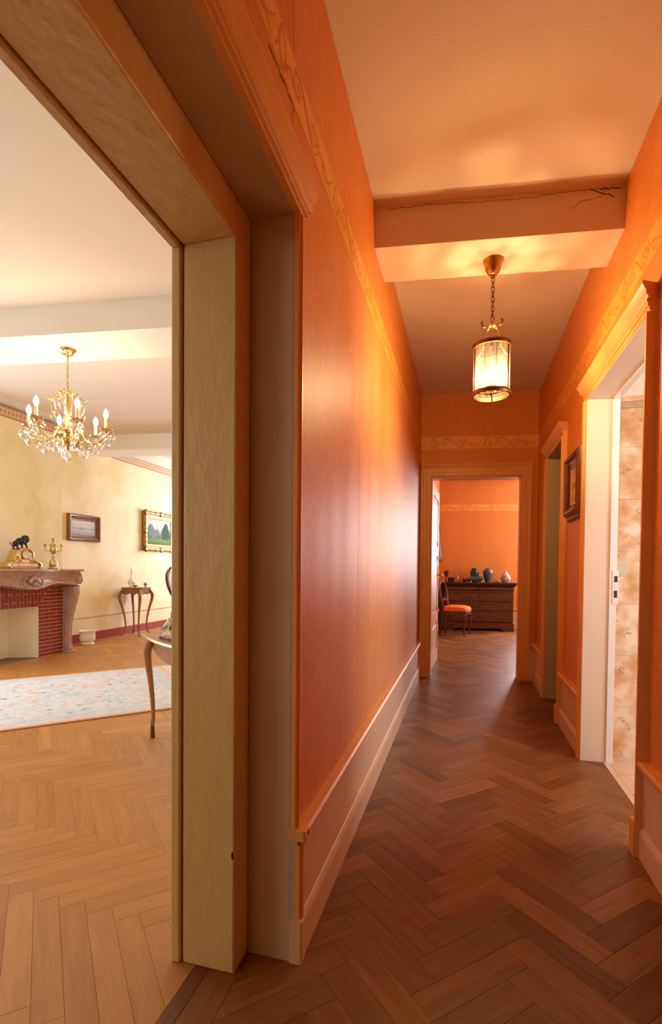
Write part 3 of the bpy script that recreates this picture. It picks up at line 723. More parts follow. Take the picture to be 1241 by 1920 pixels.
# ------------------------------------------------------------------ salon shell
ws = struct(MB().box(S_X0 - .1, S_X0, S_Y0, 2.1, 0, 3.2).box(S_X0 - .1, S_X0, 3.6, S_Y1, 0, 3.2).box(S_X0 - .1, S_X0, 2.1, 3.6, 0, .8).box(S_X0 - .1, S_X0, 2.1, 3.6, 2.72, 3.2).build('wall_far', M['yellow'], smooth=False), 'cream marbled wall of the salon behind the fireplace')
mb = MB(); BX, BY0, BY1 = -5.33, 3.92, 5.66
mb.box(S_X0, BX, BY0, 4.47, 0, 3.055); mb.box(S_X0, BX, 5.09, BY1, 0, 3.055); mb.box(S_X0, BX, 4.47, 5.09, .70, 3.055); mb.build('chimney_breast', M['yellow'], ws, smooth=False)
def crown_strip(x, y0, y1, Mf=None):
    mb = MB(); mb.box(x, x + .002, y0, y1, 2.925, 3.05); c = mb.build('frieze_paper', M['crown'], ws, smooth=False)
    mb = MB(); mb.box(x + .002, x + .006, y0, y1, 2.925, 2.945); mb.box(x + .002, x + .004, y0, y1, 3.035, 3.05)
    y = y0 + .02
    while y < y1 - .05:
        mb.ball((x + .002, y + .02, 2.99), .024, 6, 4, sx=.12, sy=.55, sz=1.2); y += .055
    mb.build('frieze_print', M['crown_print'], c, smooth=False)
crown_strip(S_X0, S_Y0, BY0); crown_strip(BX, BY0, BY1); crown_strip(S_X0, BY1, S_Y1)
mb = MB(); mb.box(S_X0, S_X0 + .018, BY1, S_Y1, 0, .125); mb.box(S_X0, S_X0 + .018, S_Y0, BY0, 0, .125); struct(mb.build('baseboard_far', M['redbase'], smooth=False), 'brick-red painted skirting of the salon')
mb = MB(); mb.box(S_X0, S_X0 + .006, BY1, S_Y1, .352, .362); mb.box(S_X0, S_X0 + .006, S_Y0, BY0, .352, .362); mb.build('dado_line', M['crown_print'], ws, smooth=False)
def end_wall(name, y0, y1, x0, x1, label):
    mb = MB(); z0, z1 = .80, 2.75
    for a, b_, c, d in ((S_X0, x0, 0, SC), (x0, x1, 0, z0), (x0, x1, z1, SC), (x1, -.8, 0, SC)): mb.box(a, b_, y0, y1, c, d)
    struct(mb.build(name, M['yellow'], smooth=False), label)
    ym = (y0 + y1) / 2; mb = MB(); n = 3
    for i in range(n + 1):
        x = x0 + (x1 - x0) * i / n; mb.box(x - .025, x + .025, ym - .02, ym + .02, z0, z1)
    for z in (z0, z1 - .05, 2.1): mb.box(x0, x1, ym - .02, ym + .02, z, z + .05)
    struct(mb.build('window_2', M['white_paint'], smooth=False), 'window of the salon')
end_wall('wall_end', S_Y1, S_Y1 + .1, -4.85, -3.1, 'end wall of the salon with window')
mb = MB(); n = 3
for i in range(n + 1): y = 2.1 + 1.5 * i / n; mb.box(S_X0 - .07, S_X0 - .03, y - .025, y + .025, .8, 2.72)
for z in (.8, 2.67, 2.1): mb.box(S_X0 - .07, S_X0 - .03, 2.1, 3.6, z, z + .05)
struct(mb.build('window_3', M['white_paint'], smooth=False), 'side window of the salon')
mb = MB()
for a, b_, c, d in ((S_X0, -4.85, 0, SC), (-4.85, -3.55, 0, .8), (-4.85, -3.55, 2.72, SC), (-3.55, -.8, 0, SC)): mb.box(a, b_, S_Y0 - .1, S_Y0, c, d)
struct(mb.build('wall_near', M['yellow'], smooth=False), 'near end wall of the salon with window')
mb = MB()
for x in (-4.85, -4.225, -3.60): mb.box(x, x + .05, S_Y0 - .07, S_Y0 - .03, .8, 2.72)
for z in (.8, 2.1, 2.67): mb.box(-4.85, -3.55, S_Y0 - .07, S_Y0 - .03, z, z + .05)
struct(mb.build('window_5', M['white_paint'], smooth=False), 'window in the near end wall of the salon')

# ------------------------------------------------------------------ hall lantern
def link_pts(c, l, wd, ang, k=14):
    return [(c[0] + wd * math.sin(2 * PI * i / k) * math.cos(ang), c[1] + wd * math.sin(2 * PI * i / k) * math.sin(ang), c[2] + l * math.cos(2 * PI * i / k)) for i in range(k)]
def bulb(parent, c, m, r=.0205, h=.052):
    mb = MB(); pr = [(.006, 0), (.009, .004)] + [(r * (math.sin(PI * min(1, (t + .18) / 1.18)) ** .9) * (1 - .25 * t), .004 + h * t) for t in [i / 9 for i in range(1, 9)]] + [(.0001, .004 + h)]
    mb.lathe(pr, 14, c); return mb.build('bulb', m, parent)
t = thing('hall_lantern', 'round brass and glass lantern hanging on a chain from the hall beam', 'lantern', (.12, 2.832, 2.7888))
MB().lathe([(.0001, -.092), (.010, -.090), (.014, -.084), (.012, -.078), (.022, -.073), (.034, -.058), (.041, -.038), (.045, -.018), (.053, -.006), (.055, -.002), (.055, 0)], 32).build('ceiling_rose', M['brass'], t)
ch = MB(); z = -.100
for i in range(9): ch.tube(link_pts((0, 0, z), .0165, .0085, .4 + (i % 2) * PI / 2), .0024, 6, closed=True); z -= .0255
ch.build('chain', M['brass_dark'], t)
MB().lathe([(.0001, -.312), (.006, -.314), (.009, -.322), (.004, -.330), (.012, -.336), (.022, -.342), (.026, -.347), (.022, -.352), (.008, -.356), (.0001, -.358)], 24).build('crown', M['brass'], t)
A0 = math.radians(85)
for k in range(3):
    a = A0 + PI + k * 2 * PI / 3; ca, sa = math.cos(a), math.sin(a)
    def P(r, z): return (r * ca, r * sa, z)
    mb = MB(); mb.tube(spline([P(.012, -.348), P(.028, -.352), P(.040, -.370), P(.050, -.405), P(.054, -.430), P(.056, -.447)], 5), .0048, 8)
    for z_, r_ in ((-.425, .0085), (-.436, .0105), (-.447, .0085)): mb.ball(P(.0545, z_), r_, 10, 6, sz=.6)
    mb.tube(spline([P(.056, -.447), P(.066, -.462), P(.084, -.478), P(.093, -.484)], 4), .0042, 8)
    mb.build('scroll_arm', M['brass'], t)
    a2 = a + PI / 3; c2, s2 = math.cos(a2), math.sin(a2)
    MB().tube(spline([(.03 * c2, .03 * s2, -.347), (.045 * c2, .045 * s2, -.352), (.058 * c2, .058 * s2, -.342), (.060 * c2, .060 * s2, -.328), (.052 * c2, .052 * s2, -.326)], 5), .004, 8).build('curl', M['brass_dark'], t)
    a = A0 + k * 2 * PI / 3; ca, sa = math.cos(a), math.sin(a)
    def P(r, z): return (r * ca, r * sa, z)
    mb = MB(); mb.tube([P(.0965, -.462), P(.0965, -.706)], .0045, 8); mb.ball(P(.1015, -.458), .008, sz=1.6)
    mb.build('post', M['brass_dark'], t)
for z in (-.462, -.712):
    MB().lathe([(.0915, z - .002), (.1005, z - .002), (.1030, z + .004), (.1030, z + .014), (.1005, z + .019), (.0915, z + .019), (.0915, z - .002)], 48).build('ring', M['brass_dark'], t)
mb = MB(); n = 48; v = []; f = []
for z in (-.706, -.455):
    for i in range(n): v.append((.0935 * math.cos(2 * PI * i / n), .0935 * math.sin(2 * PI * i / n), z))
f = [(i, (i + 1) % n, n + (i + 1) % n, n + i) for i in range(n)]
mb.add(v, f); mb.build('glass_cylinder', M['glass'], t)
hub = MB(); hub.lathe([(.0001, -.712), (.008, -.708), (.013, -.698), (.010, -.690), (.016, -.684), (.016, -.678), (.0001, -.676)], 16)
hub.build('hub', M['brass'], t)
for k in range(3):
    a = A0 + k * 2 * PI / 3; ca, sa = math.cos(a), math.sin(a)
    MB().tube([(0, 0, -.702), (.094 * ca, .094 * sa, -.702)], .004, 6).build('spoke', M['brass_dark'], t)
    a += PI / 3; ca, sa = math.cos(a), math.sin(a); c = (.045 * ca, .045 * sa, -.683)
    mb = MB(); mb.tube(spline([(.012 * ca, .012 * sa, -.69), (.03 * ca, .03 * sa, -.698), c], 5), .0035, 8); mb.lathe([(.004, -.004), (.016, .0), (.019, .006), (.017, .006), (.0001, .002)], 16, c)
    arm = mb.build('candle_arm', M['brass'], t)
    MB().lathe([(.0095, .002), (.0095, .048), (.007, .050), (.0001, .050)], 14, c).build('candle_sleeve', M['candle'], arm)
    bulb(arm, (c[0], c[1], c[2] + .050), M['bulb_hall'])

# ------------------------------------------------------------------ salon chandelier
t = thing('chandelier', 'gilt six-armed chandelier with lit candle bulbs and crystal drops over the salon', 'chandelier', (-3.095, 3.352, 2.880))
def dup(o, parent, M_=None, rz=0):
    c = o.copy(); C.objects.link(c); c.parent = parent; c.rotation_euler = (0, 0, rz); return c
def pendant(mb, c, l, wd):
    x, y, z = c; wd *= 1.25; l *= 1.08
    mb.ball((x, y, z - .006), .006, 6, 4)
    mb.lathe([(.0001, -l), (wd * .45, -l * .90), (wd, -l * .66), (wd * .8, -l * .42), (wd * .28, -l * .16), (.0001, -.010)], 8, (x, y, z), sx=1, sy=.45)
MB().lathe([(.0001, -.060), (.010, -.058), (.014, -.045), (.040, -.036), (.062, -.018), (.066, -.006), (.060, 0)], 24).build('ceiling_rose', M['gilt'], t)
ch = MB(); ch.lathe([(.0055, -.12), (.007, -.06)], 8); z = -.135
for i in range(9): ch.tube(link_pts((0, 0, z), .0155, .0085, (i % 2) * PI / 2), .003, 6, closed=True); z -= .023
ch.build('chain', M['gilt'], t)
mb = MB(); mb.lathe([(.0001, -.800), (.012, -.795), (.020, -.78), (.014, -.768), (.034, -.752), (.048, -.725), (.046, -.70), (.028, -.688), (.020, -.67), (.034, -.655), (.040, -.64), (.022, -.622), (.012, -.60), (.016, -.55), (.010, -.50), (.016, -.44), (.010, -.39), (.016, -.365), (.008, -.345), (.0001, -.338)], 24)
mb.build('stem', M['gilt'], t)
rib = None; arm = None
pend_m = MB(); pendant(pend_m, (0, 0, 0), .085, .026)
for k in range(6):
    a = math.radians(15.47 + 10 + 60 * k)
    if rib is None:
        mb = MB(); mb.tube(spline([(.012, 0, -.352), (.035, 0, -.352), (.062, 0, -.382), (.095, 0, -.378), (.120, 0, -.405), (.124, 0, -.455), (.108, 0, -.510), (.072, 0, -.560), (.045, 0, -.612), (.030, 0, -.640)], 6), [.007 - .0001 * i for i in range(55)], 7)
        mb.tube(spline([(.062, 0, -.382), (.082, 0, -.36), (.075, 0, -.343), (.06, 0, -.352)], 5), .0058, 7)
        mb.tube(spline([(.120, 0, -.405), (.140, 0, -.392), (.146, 0, -.375)], 4), .0055, 7)
        mb.tube(spline([(.035, 0, -.352), (.045, 0, -.332), (.034, 0, -.322)], 4), .005, 7)
        mb.tube(spline([(.108, 0, -.510), (.128, 0, -.53), (.118, 0, -.548)], 4), .0045, 7)
        rib = mb.build('cage_scroll', M['gilt'], t)
        mb = MB(); pendant(mb, (.085, 0, -.405), .085, .022); rp = mb.build('crystal_drop', M['crystal'], rib)
    r_ = rib if k == 0 else dup(rib, t); r_.rotation_euler = (0, 0, a)
    if k and k % 2 == 0: q = dup(rp, r_)
    if arm is None:
        mb = MB(); mb.tube(spline([(.035, 0, -.655), (.070, 0, -.640), (.105, 0, -.665), (.130, 0, -.712), (.170, 0, -.735), (.215, 0, -.728), (.262, 0, -.700), (.285, 0, -.672), (.288, 0, -.640)], 6), [.0085 - .00005 * i for i in range(49)], 8)
        mb.tube(spline([(.13, 0, -.712), (.105, 0, -.735), (.085, 0, -.72), (.095, 0, -.70)], 5), .005, 7)
        mb.tube(spline([(.215, 0, -.728), (.235, 0, -.75), (.255, 0, -.742), (.25, 0, -.725)], 5), .005, 7)
        mb.tube(spline([(.07, 0, -.64), (.085, 0, -.62), (.10, 0, -.63)], 4), .005, 7)
        arm = mb.build('arm', M['gilt'], t)
        subs = [MB().lathe([(.0001, -.650), (.012, -.648), (.018, -.636), (.030, -.628), (.047, -.622), (.050, -.616), (.046, -.616), (.014, -.618), (.013, -.600), (.0001, -.600)], 20, (.288, 0, 0)).build('drip_dish', M['gilt'], arm),
                MB().lathe([(.0125, -.615), (.0125, -.530), (.009, -.527), (.0001, -.527)], 14, (.288, 0, 0)).build('candle_sleeve', M['candle'], arm),
                bulb(arm, (.288, 0, -.527), M['bulb_salon'], .020, .072)]
        for (x, y, z, l, wd) in ((.335, 0, -.620, .095, .024), (.265, .04, -.620, .085, .022), (.265, -.04, -.620, .085, .022), (.290, 0, -.655, .11, .027), (.170, 0, -.742, .09, .024), (.100, .0, -.738, .075, .020), (.215, 0, -.735, .06, .014)):
            mb = MB(); pendant(mb, (x, y, z), l, wd); subs.append(mb.build('crystal_drop', M['crystal'], arm))
    else:
        arm_k = dup(arm, t); arm_k.rotation_euler = (0, 0, a)
        for s_ in subs: dup(s_, arm_k)
    if k == 0: arm.rotation_euler = (0, 0, a)
mb = MB(); pendant(mb, (0, 0, -.80), .09, .026); mb.build('crystal_drop', M['crystal'], t)

# ------------------------------------------------------------------ chimneypiece
FX, FY = -5.13, 4.78
t = thing('fireplace', 'serpentine brown marble fireplace with carved shell and red brick surround', 'fireplace', (FX, FY, 0), -PI / 2)
def half(poly, a, b):
    out = []
    for i in range(len(poly)):
        p, q = poly[i - 1], poly[i]
        dp = (b[0] - a[0]) * (p[1] - a[1]) - (b[1] - a[1]) * (p[0] - a[0]); dq = (b[0] - a[0]) * (q[1] - a[1]) - (b[1] - a[1]) * (q[0] - a[0])
        if (dp >= 0) != (dq >= 0):
            k = dp / (dp - dq); out.append((p[0] + (q[0] - p[0]) * k, p[1] + (q[1] - p[1]) * k))
        if dq >= 0: out.append(q)
    return out
def cpoly(poly, reg):
    for i in range(len(reg)):
        poly = half(poly, reg[i - 1], reg[i])
        if len(poly) < 3: return []
    return poly
mb = MB(); mb.box(-.67, -.28, -.19, 0, 0, .93); mb.box(.28, .67, -.19, 0, 0, .93); mb.box(-.28, .28, -.19, 0, .64, .93)
mort = mb.build('brick_surround', M['mortar'], t, smooth=False)
def brick(poly):
    if len(poly) < 3: return
    ar = abs(sum(poly[i - 1][0] * poly[i][1] - poly[i][0] * poly[i - 1][1] for i in range(len(poly)))) / 2
    if ar < 1.5e-4: return
    mb = MB(); d = .0035 + random.uniform(-.0008, .0008); n = len(poly); cx = sum(p[0] for p in poly) / n; cz = sum(p[1] for p in poly) / n
    ins = [(cx + (x - cx) * .985, cz + (z - cz) * .965) for x, z in poly]
    v = [(x, 0, z) for x, z in poly] + [(x, d - .001, z) for x, z in poly] + [(x, d, z) for x, z in ins]
    f = [(i, n + i, n + (i + 1) % n, (i + 1) % n) for i in range(n)] + [(n + i, 2 * n + i, 2 * n + (i + 1) % n, n + (i + 1) % n) for i in range(n)] + [tuple(2 * n + i for i in reversed(range(n)))]
    mb.add(v, f); mb.build('brick', M['brick'], mort, smooth=False)
rh, bl, jt = .0465, .215, .0075
for sgn in (-1, 1):
    reg = [(-.67, .0), (-.28, 0), (-.28, .64), (-.472, .90), (-.67, .90)]
    r = 0
    while r * rh < .9:
        x = -.67 - (bl * .5 if r % 2 else .0)
        while x < -.28:
            q = cpoly([(x + jt / 2, r * rh + jt), (x + bl - jt / 2, r * rh + jt), (x + bl - jt / 2, (r + 1) * rh), (x + jt / 2, (r + 1) * rh)], reg)
            if sgn == 1: q = [(-a, b) for a, b in reversed(q)]
            brick(q); x += bl
        r += 1
reg = [(-.276, .643), (.276, .643), (.466, .90), (-.466, .90)]
x = -.48; i = 0
while x < .48:
    z = .50 + (.1 if i % 2 else 0)
    while z < .9:
        brick(cpoly([(x + jt / 2, z + jt), (x + .052 - jt / 2, z + jt), (x + .052 - jt / 2, z + .2), (x + jt / 2, z + .2)], reg)); z += .2
    x += .052; i += 1
mb = MB()
v = [(-.28, 0), (-.15, -.34), (.15, -.34), (.28, 0)]
for i in range(3):
    a, b_ = v[i], v[i + 1]; mb.add([(a[0], a[1], 0), (b_[0], b_[1], 0), (b_[0], b_[1], .66), (a[0], a[1], .66)], [(3, 2, 1, 0)])
    ao = (a[0] * 1.03, a[1] * 1.03); bo = (b_[0] * 1.03, b_[1] * 1.03); mb.add([(ao[0], ao[1], 0), (bo[0], bo[1], 0), (bo[0], bo[1], .66), (ao[0], ao[1], .66)], [(0, 1, 2, 3)])
mb.add([(p[0], p[1], .655) for p in v], [(0, 1, 2, 3)]); mb.build('firebox', M['firebox'], t, smooth=False)
MB().add([], []).hexa([(p[0], p[1], -.001) for p in reversed(v)], [(p[0], p[1], .004) for p in reversed(v)]).build('hearth', M['hearth'], t, smooth=False)
for sgn in (-1, 1):
    a, b_ = sorted((sgn * .668, sgn * .775))
    pr = spline([(.062, .0, 0), (.075, .05, 0), (.060, .11, 0), (.052, .2, 0), (.058, .32, 0), (.085, .48, 0), (.135, .64, 0), (.175, .76, 0), (.185, .83, 0), (.175, .89, 0)], 3)
    pr = [(-.195, 0)] + [(p.x, p.y) for p in pr] + [(-.195, .89)]
    mb = MB(); mb.extr(pr, 'x', a, b_)
    pr2 = [(-.1, 0.02)] + [(p[0] + .012, p[1]) for p in pr[1:-1]] + [(-.1, .88)]
    mb.extr(pr2, 'x', a + .028, b_ - .028); mb.box(a - .008, b_ + .008, -.1, .085, 0, .03)
    mb.build('leg', M['marble'], t, bevel=.004)
def shelf_y(x):
    q = min(1, abs(x) / .82); return .245 + .035 * math.cos(PI * q * 1.0) * .5 + .02 * math.cos(2 * PI * q)
nx = 48; v = []; f = []
secs = [('frieze', [(-.195, 1.078), (0, 1.078), (-.006, 1.06), (-.030, 1.04), (-.052, .99), (-.046, .945), (-.022, .915), (-.012, .90), (-.018, 0), (-.195, 0)])]
for i in range(nx + 1):
    x = -.80 + 1.60 * i / nx; q = abs(x) / .80
    low = .862 + .060 * (math.sin(min(1, q / .52) * PI / 2) ** 2) - .045 * max(0, (q - .52) / .48) ** 1.5
    edge = shelf_y(x) - .03 - (.06 * max(0, (q - .93) / .07) ** 2)
    row = [(-.195, 1.078), (edge, 1.078), (edge - .006, 1.06), (edge - .028, 1.04), (edge - .046, .99), (edge - .04, .945), (edge - .018, low + .03), (edge - .010, low + .012), (edge - .022, low), (-.195, low)]
    v += [(x, y, z) for y, z in row]
k = 10
for i in range(nx):
    for j in range(k): f.append((i * k + j, i * k + (j + 1) % k, (i + 1) * k + (j + 1) % k, (i + 1) * k + j))
f.append(tuple(range(k - 1, -1, -1))); f.append(tuple(nx * k + j for j in range(k)))
mb = MB(); mb.add(v, [tuple(reversed(q)) for q in f]); mb.build('frieze', M['marble'], t, angle=50)
v = []; f = []
for z, ins in ((1.078, .012), (1.084, 0), (1.102, 0), (1.108, .006), (1.110, .014)):
    for i in range(nx + 1):
        x = (-.82 + ins) + (1.64 - 2 * ins) * i / nx; q = abs(x) / .82
        v.append((x, shelf_y(x) - ins - (.05 * max(0, (q - .94) / .06) ** 2), z))
    v.append((.82 - ins, -.195, z)); v.append((-.82 + ins, -.195, z))
R = nx + 3
for j in range(4):
    for i in range(R): f.append((j * R + i, j * R + (i + 1) % R, (j + 1) * R + (i + 1) % R, (j + 1) * R + i))
f.append(tuple(4 * R + i for i in range(R))); f.append(tuple(reversed(range(R))))
mb = MB(); mb.add(v, [tuple(reversed(q)) for q in f]); mb.build('mantel_shelf', M['marble'], t, angle=40)
mb = MB()
for k_ in range(-4, 5):
    a = k_ * .33; mb.ball((math.sin(a) * .055, .235, .955 + math.cos(a) * .045), .028, 8, 6, sx=.45 + .1 * abs(k_), sy=.8, sz=1.2)
mb.ball((0, .238, .935), .03, 10, 8, sx=1, sy=.7, sz=.9)
for sgn in (-1, 1):
    mb.tube(spline([(sgn * .04, .235, .91), (sgn * .09, .232, .90), (sgn * .13, .222, .93), (sgn * .13, .218, .98), (sgn * .10, .22, 1.01), (sgn * .085, .222, .98)], 5), .010, 8)
mb.build('shell_carving', M['marble'], t)
for sgn in (-1, 1):
    MB().ball((sgn * .775, .165, .985), .075, 16, 12, sx=.55, sy=.85, sz=1.05).build('corner_cabochon', M['marble'], t)

# ------------------------------------------------------------------ mantel clock and candelabrum
t = thing('mantel_clock', 'gilt and white marble mantel clock topped by a dark bronze animal', 'clock', (-5.10, 4.78, 1.1135), -PI / 2)
out = spline([(.225, .0, 0), (.232, .03, 0), (.215, .07, 0), (.170, .085, 0), (.135, .10, 0), (.125, .14, 0), (.110, .18, 0), (.085, .225, 0), (.04, .245, 0)], 4)
pr = [(p.x, p.y) for p in out]; pr = [(.225, 0)] + pr[1:] + [(-x, y) for x, y in reversed(pr)]
mb = MB(); mb.extr([(x, z) for x, z in pr], 'y', -.065, .065); mb.build('case', M['gilt'], t, bevel=.006)
mb = MB()
for sgn in (-1, 1):
    mb.tube(spline([(sgn * .12, .07, .10), (sgn * .155, .075, .085), (sgn * .20, .075, .07), (sgn * .225, .075, .04), (sgn * .21, .075, .015), (sgn * .19, .075, .03)], 5), .012, 8)
    mb.tube(spline([(sgn * .06, .07, .23), (sgn * .10, .075, .20), (sgn * .11, .075, .15), (sgn * .09, .075, .13)], 5), .010, 8)
    mb.ball((sgn * .19, .05, .018), .018); mb.ball((sgn * .12, .05, .016), .016)
mb.build('scroll_mount', M['gilt'], t)
mb = MB(); mb.box(-.185, -.10, .0, .072, .026, .062); mb.box(-.085, .085, .0, .072, .030, .062); mb.box(.10, .185, .0, .072, .026, .062); mb.box(-.05, .05, .0, .070, .075, .105); mb.build('marble_band', M['porcelain'], t, bevel=.003)
mb = MB(); mb.box(-.095, -.058, .0, .070, .11, .19); mb.box(.058, .095, .0, .070, .11, .19); mb.build('marble_pilaster', M['porcelain'], t, bevel=.003)
DM = Matrix.Translation((0, .066, .165)) @ Matrix.Rotation(-PI / 2, 4, 'X')
mb = MB(DM); mb.lathe([(.044, 0), (.052, .004), (.052, .012), (.046, .015), (.044, .010)], 32); mb.build('bezel', M['gilt'], t)
mb = MB(DM); mb.lathe([(.044, 0), (.044, .010), (.0001, .012)], 32); dial = mb.build('dial', M['porcelain'], t)
mb = MB(); mb.box(-.0012, .0012, .0785, .0795, .165, .198); mb.box(-.020, .001, .0785, .0795, .164, .1665)
for k_ in range(12):
    a = k_ * PI / 6; mb.ball((.036 * math.sin(a), .0775, .165 + .036 * math.cos(a)), .0022, 5, 4)
mb.build('hand', M['bronze'], dial)
mb = MB()
sp_ = [(.10, .01, .262), (.075, 0, .30), (.03, 0, .315), (-.01, 0, .325), (-.045, 0, .345), (-.070, 0, .360), (-.090, .01, .352), (-.108, .015, .340)]
mb.tube(spline(sp_, 4), [.012, .018, .024, .028, .030, .029, .028, .028, .029, .031, .033, .035, .037, .038, .038, .037, .036, .034, .033, .031, .030, .029, .027, .026, .024, .022, .020, .016, .010], 10)
mb.ball((-.062, 0, .352), .050, 10, 8); mb.ball((.0, 0, .325), .044, 10, 8, sx=1.5)
for (x0, z0, x1, z1, y) in ((-.05, .33, -.075, .245, .02), (-.05, .33, -.04, .245, -.02), (.06, .30, .055, .235, .02), (.06, .30, .085, .235, -.02)):
    mb.tube([(x0, y, z0), ((x0 + x1) / 2 + .01, y * 1.1, (z0 + z1) / 2), (x1, y, z1), (x1 - .015, y, z1 - .004)], [.018, .012, .009, .008], 8)
mb.tube(spline([(.10, .01, .275), (.125, .012, .27), (.14, .01, .285), (.15, 0, .31)], 4), .006, 6)
mb.ball((0, 0, .235), .07, 12, 8, sy=.7, sz=.25)
o = mb.build('bronze_animal', M['bronze'], t); r = o.modifiers.new('r', 'REMESH'); r.mode = 'VOXEL'; r.voxel_size = .005; r.use_smooth_shade = True
t = thing('candelabrum', 'small gilt candelabrum with white cabochon base on the marble mantel', 'candelabrum', (-5.10, 5.27, 1.1105), -PI / 2)
MB().lathe([(.070, 0), (.074, .012), (.066, .022), (.050, .030), (.060, .05), (.058, .075), (.040, .115), (.020, .135), (.012, .15), (.018, .16), (.010, .175), (.008, .19)], 20, sy=.8).build('base', M['gilt'], t)
MB().ball((0, .046, .075), .024, 12, 8, sy=.4, sz=1.25).build('cabochon', M['porcelain'], t)
mb = MB(); mb.box(-.045, .045, -.055, .055, .006, .024); mb.build('marble_plinth', M['porcelain'], t, bevel=.004)
MB().lathe([(.008, .185), (.022, .195), (.040, .225), (.044, .26), (.030, .285), (.022, .30), (.028, .31), (.014, .325), (.012, .35), (.020, .362), (.022, .385), (.016, .392), (.010, .395)], 20).build('urn', M['gilt'], t)
for k_ in range(4):
    a = k_ * PI / 2 + .5; ca, sa = math.cos(a), math.sin(a)
    mb = MB(); mb.tube(spline([(.035 * ca, .035 * sa, .235), (.060 * ca, .060 * sa, .225), (.088 * ca, .088 * sa, .24), (.095 * ca, .095 * sa, .275), (.095 * ca, .095 * sa, .29)], 5), .006, 7)
    mb.lathe([(.005, .285), (.022, .292), (.024, .298), (.014, .30), (.016, .318), (.0001, .318)], 12, (.095 * ca, .095 * sa, 0)); mb.build('branch', M['gilt'], t)

# ------------------------------------------------------------------ salon furniture
def cabriole(mb, x, z_top, dx, dy, y=0, s=1.0, r0=.026, knee=.05, foot=.03, slim=1.0):
    """leg from under the top at (x, y) bowing out along (dx, dy)"""
    pts = [(0, 1.0), (knee * .5, .94), (knee, .86), (knee * .92, .76), (knee * .35, .58), (-knee * .12, .38), (-knee * .30, .20), (-knee * .05, .07), (foot, .012)]
    rs = [r0, r0 * 1.08, r0 * 1.05, r0 * .92, r0 * .72, r0 * .58, r0 * .48, r0 * .46, r0 * .55]
    P = spline([(x + dx * o, y + dy * o, z_top * h) for o, h in pts], 4); n = len(P); R = []
    for i in range(n):
        q = i / (n - 1) * (len(rs) - 1); a = int(min(q, len(rs) - 2)); R.append((rs[a] + (rs[a + 1] - rs[a]) * (q - a)) * slim)
    mb.tube(P, R, 10)
def bowed(hx, hy, b, n=12, corner=.0):
    pts = []
    for (ax, ay, bx_, by_, nx_, ny_) in ((-hx, -hy, hx, -hy, 0, -1), (hx, -hy, hx, hy, 1, 0), (hx, hy, -hx, hy, 0, 1), (-hx, hy, -hx, -hy, -1, 0)):
        for i in range(n):
            k_ = i / n; s_ = math.sin(PI * k_) ** 1.0 * b; pts.append((ax + (bx_ - ax) * k_ + nx_ * s_, ay + (by_ - ay) * k_ + ny_ * s_))
    return pts
M['honey_top'] = mat('table_top_veneer', (.42, .21, .11), .5, spec=.3, var=.08, scale=12)
t = thing('salon_table', 'honey wood table with gilt rim and curved legs near the salon doorway', 'table', (-1.508, 2.85, 0), math.radians(-34))
hx, hy = .50, .27
MB().extr([(x * .985, y * .985) for x, y in bowed(hx, hy, .055)], 'z', .682, .699).build('table_top', M['honey_top'], t)
mb = MB(); mb.tube([(x, y, .690) for x, y in bowed(hx + .004, hy + .004, .056)], .0115, 8, closed=True); mb.build('gilt_rim', M['gilt'], t)
ap = bowed(hx - .045, hy - .045, .05, 12); v = []; f = []; n = len(ap)
for i, (x, y) in enumerate(ap):
    lo = .60 - .045 * math.sin(PI * ((i % 12) / 12)) ** .8
    v += [(x, y, .683), (x, y, lo), (x * .95, y * .93, lo), (x * .95, y * .93, .683)]
for i in range(n):
    a, b_ = 4 * i, 4 * ((i + 1) % n)
    f += [(a + 0, a + 1, b_ + 1, b_ + 0), (a + 1, a + 2, b_ + 2, b_ + 1), (a + 2, a + 3, b_ + 3, b_ + 2)]
mb = MB(); mb.add(v, f); mb.build('apron', M['honey'], t)
for sx in (-1, 1):
    for sy in (-1, 1):
        mb = MB(); d = 1 / math.sqrt(2); cabriole(mb, sx * (hx - .04), .680, sx * d, sy * d, sy * (hy - .04), r0=.026, knee=.030, foot=.004); lg = mb.build('leg', M['honey'], t)
        mb = MB(); x, y = sx * (hx - .04), sy * (hy - .04)
        mb.tube([(x - sx * .004, y - sy * .004, .0), (x - sx * .004, y - sy * .004, .03), (x - sx * .003, y - sy * .003, .08), (x + sx * .002, y + sy * .002, .12)], [.017, .015, .013, .006], 8)
        mb.build('sabot', M['brass_dark'], lg)
        mb = MB(); mb.tube([(x + sx * .024, y + sy * .024, .675), (x + sx * .034, y + sy * .034, .62), (x + sx * .03, y + sy * .03, .58)], [.008, .010, .004], 8); mb.build('corner_mount', M['gilt'], lg)
t = thing('bird_figurine', 'porcelain bird with pale green body on a white base on the gilt-rimmed table', 'figurine', (-1.826, 2.790, .6992), math.radians(36)); t.scale = (.76, .76, .76)
mb = MB(); P = spline([(-.075, 0, .078), (-.045, 0, .075), (-.020, 0, .075), (.0, 0, .090), (.014, 0, .115), (.022, 0, .138), (.036, 0, .150), (.055, 0, .146)], 4)
n = len(P); rs = [.003, .006, .020, .026, .024, .018, .015, .003]
mb.tube(P, [rs[int(i / (n - 1) * 7)] + (rs[min(7, int(i / (n - 1) * 7) + 1)] - rs[int(i / (n - 1) * 7)]) * (i / (n - 1) * 7 % 1) for i in range(n)], 12)
M['bird_green'] = mat('glaze_pale_green', (.72, .74, .42), .15, col2=(.80, .82, .70), scale=30); M['bird_blue'] = mat('glaze_blue', (.25, .55, .55), .15); M['bird_black'] = mat('glaze_black', (.02, .03, .05), .15)
mb.build('body', M['bird_green'], t)
mb = MB(); mb.ball((.028, 0, .149), .0165, 12, 8); mb.build('crest', M['bird_blue'], t)
